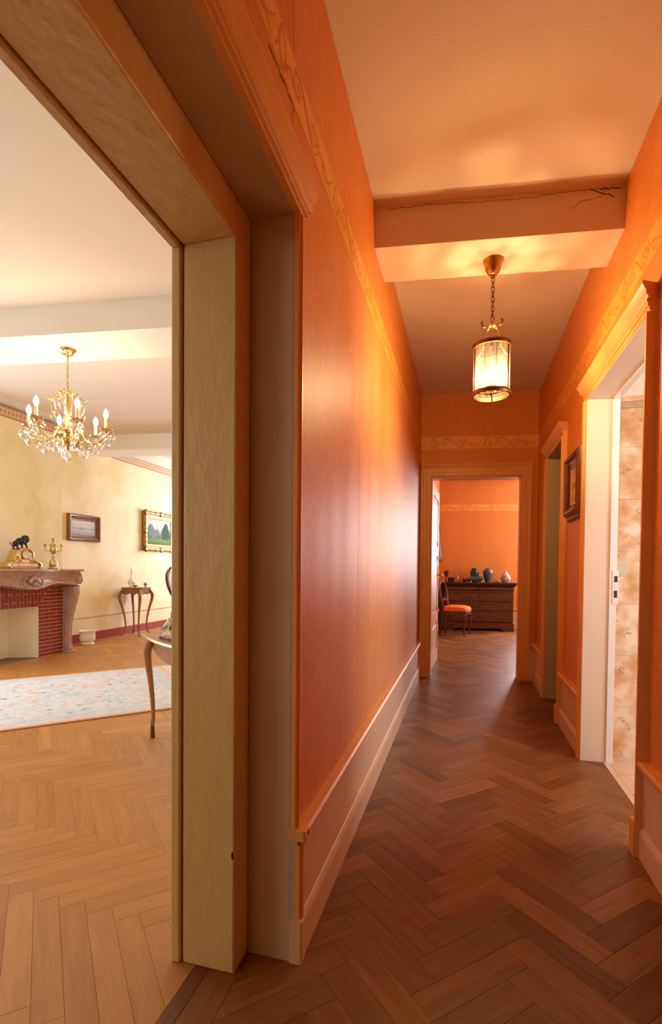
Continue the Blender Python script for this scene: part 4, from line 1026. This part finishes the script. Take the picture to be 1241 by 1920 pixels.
mb = MB(); mb.lathe([(.008, 0), (.006, .008), (.0001, .022)], 8); mb.M = Matrix.Identity(4)
mb = MB(Matrix.Translation((.040, 0, .147)) @ Matrix.Rotation(PI / 2, 4, 'Y')); mb.lathe([(.010, 0), (.007, .008), (.0001, .020)], 10); mb.build('beak', M['bird_black'], t)
mb = MB()
for sgn in (-1, 1): mb.tube(spline([(.012, sgn * .020, .11), (-.01, sgn * .027, .092), (-.045, sgn * .014, .078)], 4), [.006, .010, .013, .013, .012, .011, .009, .006, .003][:9], 8, flat=.4)
mb.build('wing', M['bird_blue'], t)
mb = MB(); mb.lathe([(.042, 0), (.044, .008), (.034, .016), (.026, .022), (.024, .035), (.016, .042), (.012, .060), (.008, .066)], 14, sx=1.0, sy=.8); mb.ball((.018, .01, .03), .014, 8, 6); mb.ball((-.016, -.008, .026), .014, 8, 6); mb.tube([(.0, .008, .05), (-.004, .008, .078)], .005, 6)
mb.build('base', M['porcelain'], t)
M['block_wood'] = mat('brown_carved_wood', (.20, .09, .05), .5, var=.15, scale=40)
t = thing('carved_block', 'low dark brown scalloped wooden block beside the porcelain bird', 'carving', (-1.745, 2.705, .6992), math.radians(-30))
mb = MB(); mb.hexa([(-.085, -.03, 0), (.085, -.03, 0), (.085, .03, 0), (-.085, .03, 0)], [(-.075, -.02, .02), (.085, -.024, .034), (.085, .024, .034), (-.075, .02, .02)]); mb.build('body', M['block_wood'], t, bevel=.004)
for k_ in range(6):
    MB().ball((-.07 + k_ * .027, -.028, .012), .010, 8, 6, sx=1, sy=.8, sz=.8).build('scallop', M['block_wood'], t)

# rug with a 46 degree turn
def rug_material():
    m = bpy.data.materials.new('faded_rug'); m.use_nodes = True; N = m.node_tree.nodes; L = m.node_tree.links; p = N['Principled BSDF']; p.inputs['Roughness'].default_value = .9
    tc = N.new('ShaderNodeTexCoord'); sep = N.new('ShaderNodeSeparateXYZ'); L.new(tc.outputs['Object'], sep.inputs[0])
    def math_(op, a, b=None):
        n = N.new('ShaderNodeMath'); n.operation = op
        for i, q in enumerate((a, b)):
            if q is None: continue
            if isinstance(q, (int, float)): n.inputs[i].default_value = q
            else: L.new(q, n.inputs[i])
        return n.outputs[0]
    ax = math_('SUBTRACT', 1.375, math_('ABSOLUTE', sep.outputs[0])); ay = math_('SUBTRACT', .90, math_('ABSOLUTE', sep.outputs[1]))
    d = math_('MINIMUM', ax, ay)
    mp = N.new('ShaderNodeMapping'); mp.inputs['Scale'].default_value = (1, 1.3, 1); L.new(tc.outputs['Object'], mp.inputs[0])
    n = N.new('ShaderNodeTexNoise'); n.inputs['Scale'].default_value = 7.5; n.inputs['Detail'].default_value = 7; n.inputs['Distortion'].default_value = .6; L.new(mp.outputs[0], n.inputs['Vector'])
    r = N.new('ShaderNodeValToRGB'); e = r.color_ramp.elements; e[0].position = .36; e[0].color = (.70, .54, .47, 1); e[1].position = .64; e[1].color = (.54, .59, .62, 1)
    k = e.new(.48); k.color = (.72, .67, .63, 1); k = e.new(.55); k.color = (.66, .685, .70, 1); L.new(n.outputs['Fac'], r.inputs[0])
    def spots(scale, seed, lo, hi):
        q = N.new('ShaderNodeTexNoise'); q.noise_dimensions = '4D'; q.inputs['Scale'].default_value = scale; q.inputs['W'].default_value = seed; q.inputs['Detail'].default_value = 4; L.new(mp.outputs[0], q.inputs['Vector'])
        mr = N.new('ShaderNodeMapRange'); mr.inputs[1].default_value = lo; mr.inputs[2].default_value = hi; L.new(q.outputs['Fac'], mr.inputs[0]); return mr.outputs[0]
    def mix(f, a, col):
        x = N.new('ShaderNodeMixRGB'); L.new(f, x.inputs[0]); L.new(a, x.inputs[1]); x.inputs[2].default_value = (*col, 1); return x.outputs[0]
    c = mix(spots(13, 1, .60, .68), r.outputs[0], (.16, .36, .34)); c = mix(spots(17, 5, .62, .70), c, (.42, .16, .20)); c = mix(spots(6, 9, .58, .75), c, (.48, .53, .60))
    def band(a, b_): return math_('MULTIPLY', math_('GREATER_THAN', d, a), math_('LESS_THAN', d, b_))
    b1 = math_('MULTIPLY', band(.05, .055), .8); c = mix(b1, c, (.80, .55, .45))
    b2 = math_('MULTIPLY', band(.055, .20), spots(26, 3, .42, .60)); c = mix(b2, c, (.50, .57, .62))
    c = mix(math_('MULTIPLY', band(.20, .215), .5), c, (.74, .70, .66)); c = mix(math_('MULTIPLY', band(.26, .27), .7), c, (.55, .62, .66))
    c = mix(math_('LESS_THAN', d, .045), c, (.78, .46, .34))
    L.new(c, p.inputs['Base Color'])
    b = N.new('ShaderNodeBump'); b.inputs['Strength'].default_value = .3; b.inputs['Distance'].default_value = .004
    n5 = N.new('ShaderNodeTexNoise'); n5.inputs['Scale'].default_value = 260; L.new(tc.outputs['Object'], n5.inputs['Vector']); L.new(n5.outputs['Fac'], b.inputs['Height']); L.new(b.outputs[0], p.inputs['Normal'])
    return m
M['rug'] = rug_material(); M['fringe'] = mat('white_fringe', (.82, .78, .70), .9)
t = thing('rug', 'pale blue and peach patterned rug with fringed end on the salon parquet', 'rug', (-3.655, 3.405, .0005), math.radians(46.2))
MB().box(-1.375, 1.375, -.90, .90, 0, .012).build('pile', M['rug'], t, bevel=.004)
mb = MB(); rnd = random.Random(3)
for e in (-1, 1):
    for i in range(110):
        y = -.89 + 1.78 * i / 109; l = rnd.uniform(.08, .13); q = rnd.uniform(-.012, .012)
        mb.tube([(e * 1.373, y, .006), (e * (1.385), y + q * .3, .007), (e * (1.375 + l * .6), y + q * .7, .004), (e * (1.375 + l), y + q, .004)], [.005, .010, .008, .006], 5)
f_ = mb.build('fringe', M['fringe'], t); f_['kind'] = 'stuff'

# cache-pot
t = thing('jardiniere', 'white porcelain flower pot with painted sprigs standing by the red skirting', 'flower pot', (-5.36, 6.17, 0))
MB().lathe([(.0001, .0), (.088, 0), (.094, .008), (.088, .020), (.078, .028), (.098, .050), (.110, .080), (.110, .115), (.102, .145), (.106, .170), (.126, .195), (.128, .202), (.120, .200), (.096, .165), (.092, .14), (.100, .10), (.088, .055), (.0001, .04)], 32).build('bowl', M['porcelain'], t)
M['sprig'] = mat('painted_sprig', (.30, .34, .22), .3)
mb = MB()
for k_ in range(9):
    a = k_ * .7
    for j in range(3): mb.ball((.1065 * math.cos(a + j * .06), .1065 * math.sin(a + j * .06), .10 + .016 * j), .007, 6, 4, sx=.5, sy=.5, sz=1.3)
mb.build('sprig', M['sprig'], t)
mb = MB()
for sgn in (-1, 1): mb.tube(spline([(sgn * .106, 0, .15), (sgn * .13, 0, .155), (sgn * .135, 0, .12), (sgn * .108, 0, .10)], 5), .006, 8)
mb.build('handle', M['porcelain'], t)

# small side table
t = thing('side_table', 'small reddish wooden side table with curved legs standing against the salon wall', 'table', (-5.335, 7.27, 0), math.radians(4))
sc_ = []
for i in range(48):
    a = 2 * PI * i / 48; r = .215 * (1 + .10 * math.cos(4 * (a - PI / 4)) + .03 * math.cos(8 * a)); sc_.append((r * math.cos(a), r * math.sin(a)))
MB().extr(sc_, 'z', .788, .802).build('table_top', M['rosewood'], t, bevel=.003)
v = []; f = []
for i, (x, y) in enumerate(sc_):
    lo = .700 + .018 * math.cos(8 * 2 * PI * i / 48); v += [(x * .9, y * .9, .789), (x * .9, y * .9, lo), (x * .84, y * .84, lo)]
for i in range(48):
    a, b_ = 3 * i, 3 * ((i + 1) % 48); f += [(a, a + 1, b_ + 1, b_), (a + 1, a + 2, b_ + 2, b_ + 1)]
mb = MB(); mb.add(v, f); mb.build('apron', M['rosewood'], t)
for sx in (-1, 1):
    for sy in (-1, 1):
        mb = MB(); d = 1 / math.sqrt(2); cabriole(mb, sx * .135, .785, sx * d, sy * d, sy * .135, r0=.026, knee=.072, foot=.060); mb.build('leg', M['rosewood'], t)
t = thing('decanter', 'clear cut-glass decanter with stopper on the small side table', 'decanter', (-5.38, 7.20, .8022))
MB().lathe([(.0001, 0), (.040, 0), (.052, .015), (.064, .06), (.062, .10), (.040, .135), (.020, .155), (.015, .20), (.018, .235), (.024, .245)], 20).build('bottle', M['crystal'], t)
MB().lathe([(.012, .245), (.016, .25), (.010, .26), (.022, .28), (.024, .30), (.012, .318), (.0001, .322)], 10).build('stopper', M['crystal'], t)
M['pinkglaze'] = mat('pink_enamel', (.75, .42, .55), .3); M['greenglass'] = mat('green_glass', (.05, .42, .16), .15)
mb = MB(); mb.ball((.060, -.0, .075), .018, 8, 6, sx=.3); mb.ball((.0, -.058, .07), .018, 8, 6, sy=.3); mb.ball((.045, -.045, .08), .02, 8, 6, sx=.5, sy=.5); mb.build('flower_motif', M['pinkglaze'], t)
for k_, (x, y, lab) in enumerate(((-5.27, 7.16, 'green glass leaf ornament beside the decanter on the side table'), (-5.22, 7.36, 'green glass cup with pink rim on the side table edge'))):
    t = thing('glass_ornament', lab, 'ornament', (x, y, .8022))
    if k_ == 0:
        mb = MB(); mb.lathe([(.0001, 0), (.020, 0), (.006, .008), (.012, .02)], 10)
        for j in range(5): a = j * 1.256; mb.tube([(0, 0, .015), (.025 * math.cos(a), .025 * math.sin(a), .035), (.045 * math.cos(a), .045 * math.sin(a), .03)], [.008, .013, .003], 6)
        mb.build('leaf', M['greenglass'], t)
    else:
        MB().lathe([(.0001, 0), (.022, 0), (.008, .010), (.010, .022), (.026, .04), (.028, .055), (.0001, .050)], 14).build('cup', M['greenglass'], t)
        MB().lathe([(.024, .052), (.030, .060), (.026, .078), (.012, .074), (.0001, .06)], 14).build('flower', M['pinkglaze'], t)

# fauteuil
t = thing('salon_armchair', 'carved dark wood armchair with pale upholstery glimpsed behind the door frame', 'armchair', (-4.72, 7.93, 0), math.radians(-2))
mb = MB(); BK = T(-.27, 0, .80) @ Matrix.Rotation(math.radians(-13), 4, 'Y')
mb = MB(BK); ring = [(0, .245 * math.sin(a) * (1 + .30 * math.cos(a)), .33 * math.cos(a)) for a in [2 * PI * i / 36 for i in range(36)]]
mb.tube(ring, .020, 8, closed=True)
for k_ in range(-3, 4): mb.ball((0, .045 * k_, .345 - .006 * k_ * k_), .026, 8, 6)
mb.build('back_frame', M['walnut'], t)
mb = MB(BK); mb.add([(.02, q[1] * .9, q[2] * .9) for q in ring] + [(.035, q[1] * .6, q[2] * .6) for q in ring] + [(.038, 0, 0)] + [(-.012, q[1] * .9, q[2] * .9) for q in ring],
    [(i, 36 + i, 36 + (i + 1) % 36, (i + 1) % 36) for i in range(36)] + [(36 + i, 72, 36 + (i + 1) % 36) for i in range(36)] + [tuple(73 + i for i in range(36))]); mb.build('backrest', M['white_fab'], t)
seat = [(.26 * math.copysign(abs(math.cos(a)) ** .6, math.cos(a)), .23 * math.copysign(abs(math.sin(a)) ** .6, math.sin(a))) for a in [2 * PI * i / 32 for i in range(32)]]
MB().extr(seat, 'z', .33, .40).build('seat_rail', M['walnut'], t, bevel=.006)
mb = MB(); v = []; f = []
for j, (s_, z) in enumerate(((.96, .40), (.98, .43), (.90, .465), (.6, .485))): v += [(x * s_, y * s_, z) for x, y in seat]
v.append((0, 0, .49))
for j in range(3):
    for i in range(32): f.append((j * 32 + i, j * 32 + (i + 1) % 32, (j + 1) * 32 + (i + 1) % 32, (j + 1) * 32 + i))
f += [(96 + i, 96 + (i + 1) % 32, 128) for i in range(32)]
mb.add(v, f); mb.build('seat', M['white_fab'], t)
for sy in (-1, 1):
    mb = MB(); cabriole(mb, .22, .34, .8, sy * .5, sy * .18, r0=.028, knee=.02, foot=.02); mb.build('leg', M['walnut'], t)
    mb = MB(); mb.tube([(-.23, sy * .18, .35), (-.24, sy * .18, .18), (-.28, sy * .18, .0)], [.026, .02, .017], 8); mb.build('leg', M['walnut'], t)
    mb = MB(); mb.tube(spline([(-.27, sy * .20, .72), (-.1, sy * .23, .70), (.06, sy * .24, .67), (.14, sy * .235, .65), (.16, sy * .23, .60), (.10, sy * .22, .52), (.12, sy * .215, .38)], 5), .016, 8); mb.build('armrest', M['walnut'], t)

# paintings of the salon
def picture_frame(t, w_, h_, d, fw, m1, m2, canvas, Mf=None, carved=False):
    """local x along the wall, y out of it; origin at the frame's centre on the wall"""
    Mf = Mf or Matrix.Identity(4)
    prof = [(0, 0), (0, d * .5), (fw * .12, d * .8), (fw * .3, d), (fw * .5, d * .92), (fw * .62, d * .6), (fw * .85, d * .5), (fw, d * .32), (fw, 0)]
    def loft(pr, mt, name):
        n = len(pr); v = []; f = []
        for (sx, sz) in ((-1, -1), (1, -1), (1, 1), (-1, 1)):
            for (o_, y) in pr: v.append((sx * (w_ / 2 - o_), y, sz * (h_ / 2 - o_)))
        for i in range(4):
            for j in range(n): a, b_ = i * n, ((i + 1) % 4) * n; f.append((a + j, a + (j + 1) % n, b_ + (j + 1) % n, b_ + j))
        mb = MB(Mf); mb.add(v, f); return mb.build(name, mt, t, angle=25)
    fr = loft(prof, m1, 'frame'); loft([(fw, 0), (fw, d * .42), (fw * 1.22, d * .38), (fw * 1.35, d * .2), (fw * 1.35, 0)], m2, 'slip')
    if carved:
        mb = MB(Mf)
        for (x0, z0, x1, z1, n) in ((-1, 1, 1, 1, 13), (-1, -1, 1, -1, 13), (-1, -1, -1, 1, 9), (1, -1, 1, 1, 9)):
            for i in range(n):
                k_ = i / (n - 1); x = (x0 + (x1 - x0) * k_) * (w_ / 2 - fw * .28); z = (z0 + (z1 - z0) * k_) * (h_ / 2 - fw * .28)
                big = 1.5 if k_ in (0, 1) or abs(k_ - .5) < .01 else (.8 if i % 2 else 1.0)
                mb.ball((x, d * .85, z), fw * .36 * big, 7, 5, sy=.55)
        mb.build('carved_ornament', m1, fr)
    i_ = fw * 1.3; MB(Mf).box(-w_ / 2 + i_, w_ / 2 - i_, 0.001, d * .25, -h_ / 2 + i_, h_ / 2 - i_).build('canvas', canvas, t, smooth=False)
def canvas_mat(name, stops, scale, land=None):
    """broad painted bands by height, broken up by brushwork"""
    m = bpy.data.materials.new(name); m.use_nodes = True; N = m.node_tree.nodes; L = m.node_tree.links; p = N['Principled BSDF']; p.inputs['Roughness'].default_value = .75; p.inputs['Specular IOR Level'].default_value = .15
    tc = N.new('ShaderNodeTexCoord'); sep = N.new('ShaderNodeSeparateXYZ'); L.new(tc.outputs['Generated'], sep.inputs[0])
    mp = N.new('ShaderNodeMapping'); mp.inputs['Scale'].default_value = scale; L.new(tc.outputs['Generated'], mp.inputs[0])
    n = N.new('ShaderNodeTexNoise'); n.inputs['Scale'].default_value = 4; n.inputs['Detail'].default_value = 6; L.new(mp.outputs[0], n.inputs['Vector'])
    a = N.new('ShaderNodeMath'); a.operation = 'MULTIPLY_ADD'; a.inputs[1].default_value = .30; L.new(n.outputs['Fac'], a.inputs[0])
    if land:
        b = N.new('ShaderNodeMath'); b.operation = 'MULTIPLY_ADD'; b.inputs[1].default_value = land; L.new(sep.outputs[0], b.inputs[0]); L.new(sep.outputs[2], b.inputs[2]); L.new(b.outputs[0], a.inputs[2])
    else: L.new(sep.outputs[2], a.inputs[2])
    r = N.new('ShaderNodeValToRGB'); e = r.color_ramp.elements; e[0].position = stops[0][0]; e[0].color = (*stops[0][1], 1); e[1].position = stops[-1][0]; e[1].color = (*stops[-1][1], 1)
    for q, c in stops[1:-1]: k = e.new(q); k.color = (*c, 1)
    L.new(a.outputs[0], r.inputs[0]); L.new(r.outputs[0], p.inputs['Base Color']); return m
sea = canvas_mat('seascape_paint', [(.1, (.34, .36, .42)), (.38, (.50, .52, .58)), (.56, (.62, .64, .68)), (.60, (.32, .33, .38)), (.66, (.62, .62, .64)), (1.15, (.70, .70, .70))], (1, 1, 5))
t = thing('painting', 'small grey seascape in a plain brown and gilt frame on the salon wall', 'painting', (S_X0, 6.36, 1.725), -PI / 2)
M['frame_brown'] = mat('brown_gilt_frame', (.20, .10, .045), .35, .3, var=.2, scale=30)
picture_frame(t, .66, .40, .055, .070, M['frame_brown'], M['frame_brown'], sea)
wood_ = canvas_mat('landscape_paint', [(.1, (.10, .14, .05)), (.34, (.20, .30, .08)), (.46, (.10, .14, .08)), (.58, (.24, .28, .28)), (.70, (.52, .52, .48)), (1.2, (.62, .64, .62))], (5, 1, 3), None)
t = thing('painting', 'green landscape in a heavy carved gilt frame beside the door frame', 'painting', (S_X0, 8.29, 1.80), -PI / 2)
M['tree_paint'] = mat('painted_trees', (.045, .07, .04), .8, var=.4, scale=20); M['haze_paint'] = mat('painted_haze', (.17, .20, .20), .8, var=.3, scale=20)
M['frame_gold'] = mat('carved_gold_frame', (.34, .20, .06), .36, .85, var=.3, scale=24)
picture_frame(t, 1.0, .72, .075, .10, M['frame_gold'], M['frame_gold'], wood_, carved=True)
for nm, mt, bl in (('painted_grove', M['tree_paint'], ((-.22, .03, .09, .15), (-.16, -.02, .08, .12), (-.27, -.03, .07, .12))), ('painted_haze', M['haze_paint'], ((.26, .02, .09, .12), (.17, -.03, .08, .09), (.06, -.02, .06, .07)))):
    mb = MB()
    for x, z, rx, rz_ in bl: mb.ball((x, .0195, z), 1, 14, 8, sx=rx, sy=.0012, sz=rz_)
    mb.build(nm, mt, t)


# picture on the right wall of the hall: deep stepped mahogany frame
t = thing('framed_picture', 'small picture in a deep stepped mahogany frame on the orange wall between two doorways', 'picture', (XR, 3.665, 1.725), PI / 2)
pm = canvas_mat('engraving_paint', [(.1, (.42, .24, .14)), (.5, (.60, .40, .26)), (.62, (.30, .16, .10)), (.8, (.62, .42, .28)), (1.2, (.50, .32, .2))], (3, 1, 4))
picture_frame(t, .50, .47, .022, .050, M['mahog'], M['mahog'], M['mahog'])
picture_frame(t, .44, .42, .052, .075, M['mahog'], M['gilt'], pm)

# ------------------------------------------------------------------ far room: chest of drawers
RZF = math.atan(SK)
X0 = .255
t = thing('chest_of_drawers', 'dark walnut chest of drawers with overhanging top in the far room', 'chest of drawers', (X0, skq(X0, 9.75), 0), RZF)
W2, DP = .625, .43
MB().box(-W2 + .01, W2 - .01, .02, DP, .10, .835).build('body', M['walnut'], t, smooth=False)
mb = MB(); mb.extr([(.0, .825), (.0, .835), (-.018, .850), (-.040, .872), (-.055, .885), (-.055, .905), (DP, .905), (DP, .825)], 'x', -W2, W2)
for s_ in (-1, 1): mb.extr([(s_ * (W2 - .001), .825), (s_ * (W2 + .018), .850), (s_ * (W2 + .04), .872), (s_ * (W2 + .055), .885), (s_ * (W2 + .055), .905), (s_ * (W2 - .001), .905)][::s_], 'y', -.055, DP)
mb.build('top', M['walnut_dark'], t, smooth=False)
def drawer(z0, z1, inset, name='drawer', rnd_=False):
    mb = MB()
    if rnd_: mb.extr([(.02, z0), (-.008, z0 + .006), (-.018, (z0 + z1) / 2), (-.008, z1 - .006), (.02, z1)], 'x', -W2 + .0, W2 - .0)
    else:
        mb.box(-W2 + inset, W2 - inset, .004, .02, z0, z1); mb.box(-W2 + inset + .02, W2 - inset - .02, 0, .004, z0 + .014, z1 - .014)
    d = mb.build(name, M['walnut'], t, smooth=False)
    mb = MB(Matrix.Translation((0, -.001 if not rnd_ else -.018, (z0 + z1) / 2)) @ Matrix.Rotation(PI / 2, 4, 'X')); mb.lathe([(.016, 0), (.014, .004), (.0001, .005)], 12, sy=1.4); mb.build('keyhole', M['bronze'], d)
drawer(.755, .822, .0, rnd_=True); drawer(.555, .715, .045); drawer(.380, .545, .045); drawer(.172, .370, .045)
mb = MB(); mb.box(-W2 + .005, -W2 + .045, .0, .02, .165, .745); mb.box(W2 - .045, W2 - .005, .0, .02, .165, .745); mb.box(-W2 + .005, W2 - .005, -.004, .02, .72, .752); mb.build('front_frame', M['walnut'], t, smooth=False)
mb = MB(); mb.extr([(-W2 - .008, .155), (-W2 - .008, .0), (-W2 + .16, .0), (-W2 + .20, .035), (-W2 + .24, .055), (W2 - .24, .055), (W2 - .20, .035), (W2 - .16, .0), (W2 + .008, .0), (W2 + .008, .155)], 'y', -.012, .03)
for s_ in (-1, 1): a, b_ = sorted((s_ * (W2 + .008), s_ * (W2 - .03))); mb.box(a, b_, .03, DP, 0, .155)
mb.build('plinth', M['walnut'], t, smooth=False)
# things standing on the chest
def on_chest(x, y, name, label, cat):   # x along the chest from its centre, y back from its front
    c, s_ = math.cos(RZF), math.sin(RZF); return thing(name, label, cat, (X0 + x * c - y * s_, skq(X0, 9.75) + x * s_ + y * c, .9052), RZF)
M['jar_green'] = mat('dark_green_glaze', (.022, .045, .018), .18, var=.3, scale=14); M['vase_blue'] = mat('blue_grey_glaze', (.055, .070, .085), .18, col2=(.10, .13, .15), scale=8)
M['purple'] = mat('purple_glass', (.075, .025, .07), .15); M['cloth'] = mat('dark_blue_cloth', (.035, .03, .055), .6); M['teardrop'] = mat('cream_red_glaze', (.66, .50, .38), .3, col2=(.36, .16, .12), scale=16)
t = on_chest(-.055, .20, 'green_jar', 'dark green glazed jar with brown rim standing behind the blue cloth form', 'jar')
MB().lathe([(.0001, 0), (.050, 0), (.056, .02), (.072, .11), (.080, .18), (.076, .22), (.060, .243), (.050, .248)], 28).build('body', M['jar_green'], t)
MB().lathe([(.050, .246), (.054, .250), (.058, .262), (.055, .270), (.048, .270), (.045, .248)], 28).build('rim', M['brass_dark'], t)
t = on_chest(.185, .17, 'blue_vase', 'blue-grey egg-shaped vase at the middle of the chest', 'vase')
MB().lathe([(.0001, 0), (.040, 0), (.044, .01), (.060, .05), (.082, .12), (.091, .175), (.088, .215), (.070, .245), (.048, .258), (.040, .262), (.044, .268), (.036, .268), (.034, .255)], 32).build('body', M['vase_blue'], t)
t = on_chest(.51, .17, 'teardrop_vase', 'cream teardrop vase with reddish markings at the right end of the chest', 'vase')
MB().lathe([(.0001, 0), (.055, 0), (.070, .012), (.086, .05), (.088, .085), (.076, .125), (.052, .160), (.028, .190), (.012, .215), (.004, .238), (.0001, .242)], 28).build('body', M['teardrop'], t)
t = on_chest(-.625 + .04, .17, 'purple_goblet', 'purple glass goblet with flared rim at the left end of the chest', 'goblet')
MB().lathe([(.0001, 0), (.034, 0), (.034, .006), (.010, .012), (.008, .05), (.010, .095), (.024, .115), (.040, .15), (.044, .19), (.050, .215), (.044, .215), (.036, .16), (.0001, .12)], 20).build('bowl', M['purple'], t)
t = on_chest(-.50, .10, 'trinket_box', 'small black square box with gilt studs beside the purple goblet', 'box')
MB().box(-.058, .058, -.045, .045, 0, .088).build('body', M['bronze'], t, bevel=.004)
MB().box(-.060, .060, -.047, .047, .072, .092).build('lid', M['walnut_dark'], t, bevel=.003)
mb = MB()
for i in range(4):
    for j in range(3): mb.ball((-.04 + i * .027, -.0455, .02 + j * .02), .004, 6, 4)
mb.build('stud', M['brass'], t)
t = on_chest(-.385, .16, 'glass_bottle', 'slim clear pinkish glass bottle left of the dark cloth form', 'bottle')
M['pinkglass'] = thin_glass('pink_glass', (.93, .80, .80), .08); MB().lathe([(.0001, 0), (.034, 0), (.036, .01), (.034, .09), (.018, .13), (.015, .19), (.018, .20)], 16).build('body', M['pinkglass'], t)
MB().lathe([(.045, 0), (.055, .012), (.05, .012), (.0001, .004)], 16).build('saucer', M['pinkglass'], t)
t = on_chest(-.06, .055, 'cloth_bundle', 'low folded dark blue form lying before the green jar', 'ornament')
mb = MB(); mb.ball((0, 0, .055), .115, 18, 10, sx=1.05, sy=.42, sz=.44); mb.ball((.05, -.01, .075), .075, 14, 8, sx=1.1, sy=.5, sz=.5); mb.ball((-.08, 0, .05), .06, 12, 8, sx=1.3, sy=.6, sz=.6)
for k_ in range(7): mb.tube(spline([(-.14 + k_ * .045, -.045, .01), (-.12 + k_ * .04, -.048, .06), (-.07 + k_ * .03, -.01, .115)], 4), .012, 6)
o = mb.build('body', M['cloth'], t); r = o.modifiers.new('r', 'REMESH'); r.mode = 'VOXEL'; r.voxel_size = .006; r.use_smooth_shade = True
mb = MB(); mb.ball((-.09, -.055, .015), .014, 8, 6); mb.ball((.115, -.05, .017), .016, 8, 6); mb.build('tassel', M['candle'], t)
t = on_chest(-.24, .13, 'spiny_coral', 'small dark spiny coral branch beside the folded blue form', 'coral')
mb = MB(); rnd = random.Random(5)
for k_ in range(11):
    a = rnd.uniform(0, PI); l = rnd.uniform(.05, .12); mb.tube([(0, 0, .01), (l * .5 * math.cos(a), rnd.uniform(-.03, .03), .02 + l * .5 * math.sin(a)), (l * math.cos(a), rnd.uniform(-.04, .04), .01 + l * math.sin(a))], [.007, .005, .002], 6)
mb.lathe([(.0001, 0), (.04, 0), (.03, .018), (.0001, .02)], 12); mb.build('branch', M['bronze'], t)
t = on_chest(.335, .12, 'twig', 'small brown curled twig lying between the two vases', 'twig')
mb = MB(); mb.tube(spline([(-.06, 0, .006), (-.03, .01, .016), (0, 0, .008), (.03, -.01, .018), (.055, .0, .010)], 5), .006, 6); mb.tube([(0, 0, .01), (.01, .01, .03), (.025, .01, .035)], [.005, .004, .002], 6); mb.build('stem', M['walnut_dark'], t)

# side chair in the far room
t = thing('side_chair', 'balloon-back wooden chair with orange velvet seat by the chest of drawers', 'chair', (-.135, 9.13, 0), math.radians(-16))
sw, sd = .215, .215
so = [((sd + .02 * (math.cos(a) > 0)) * math.copysign(abs(math.cos(a)) ** .55, math.cos(a)), (sw - .02 * (math.cos(a) < 0)) * math.copysign(abs(math.sin(a)) ** .55, math.sin(a))) for a in [2 * PI * i / 36 for i in range(36)]]
MB().extr(so, 'z', .365, .425).build('seat_rail', M['walnut'], t, bevel=.005)
v = []; f = []
for s_, z in ((.97, .425), (1.0, .455), (.93, .492), (.62, .515)): v += [(x * s_, y * s_, z) for x, y in so]
v.append((0, 0, .522))
for j in range(3):
    for i in range(36): f.append((j * 36 + i, j * 36 + (i + 1) % 36, (j + 1) * 36 + (i + 1) % 36, (j + 1) * 36 + i))
f += [(108 + i, 108 + (i + 1) % 36, 144) for i in range(36)]
mb = MB(); mb.add(v, f); mb.build('seat', M['upholst'], t)
for sy in (-1, 1):
    mb = MB(); mb.tube(spline([(.185, sy * .17, .37), (.200, sy * .178, .30), (.190, sy * .172, .16), (.185, sy * .17, .06), (.20, sy * .178, .0)], 5), [.026] * 3 + [.022] * 5 + [.017] * 6 + [.014] * 5 + [.015] * 2, 8); mb.build('leg', M['walnut'], t)
    mb = MB(); mb.tube(spline([(-.185, sy * .155, .40), (-.195, sy * .155, .25), (-.215, sy * .158, .12), (-.255, sy * .16, .0)], 5), .019, 8); mb.build('leg', M['walnut'], t)
bk = [(-.195, sy_ * .155, .40) for sy_ in (1,)]
P = spline([(-.190, .150, .40), (-.205, .135, .50), (-.225, .165, .62), (-.250, .195, .76), (-.270, .150, .885), (-.278, .0, .925), (-.270, -.150, .885), (-.250, -.195, .76), (-.225, -.165, .62), (-.205, -.135, .50), (-.190, -.150, .40)], 6)
mb = MB(); mb.tube(P, .017, 8); mb.build('back_frame', M['walnut'], t)
mb = MB(); mb.tube(spline([(-.222, -.15, .62), (-.225, -.06, .60), (-.228, 0, .63), (-.225, .06, .60), (-.222, .15, .62)], 5), .014, 8); mb.ball((-.226, 0, .625), .028, 10, 8, sx=.5); mb.build('cross_rail', M['walnut'], t)

# tilted picture on the far room's left wall
t = thing('hall_painting', 'dark framed painting leaning out from the far room left wall beyond the open door', 'painting', (-.498, 9.0, 1.64), -PI / 2)
TM = Matrix.Rotation(math.radians(5), 4, 'X') @ T(0, .030, 0)
picture_frame(t, 1.1, .72, .035, .07, M['mahog'], M['brass_dark'], canvas_mat('old_portrait_paint', [(.1, (.06, .035, .02)), (.6, (.14, .08, .04)), (1.2, (.08, .05, .03))], (3, 1, 3)), TM)
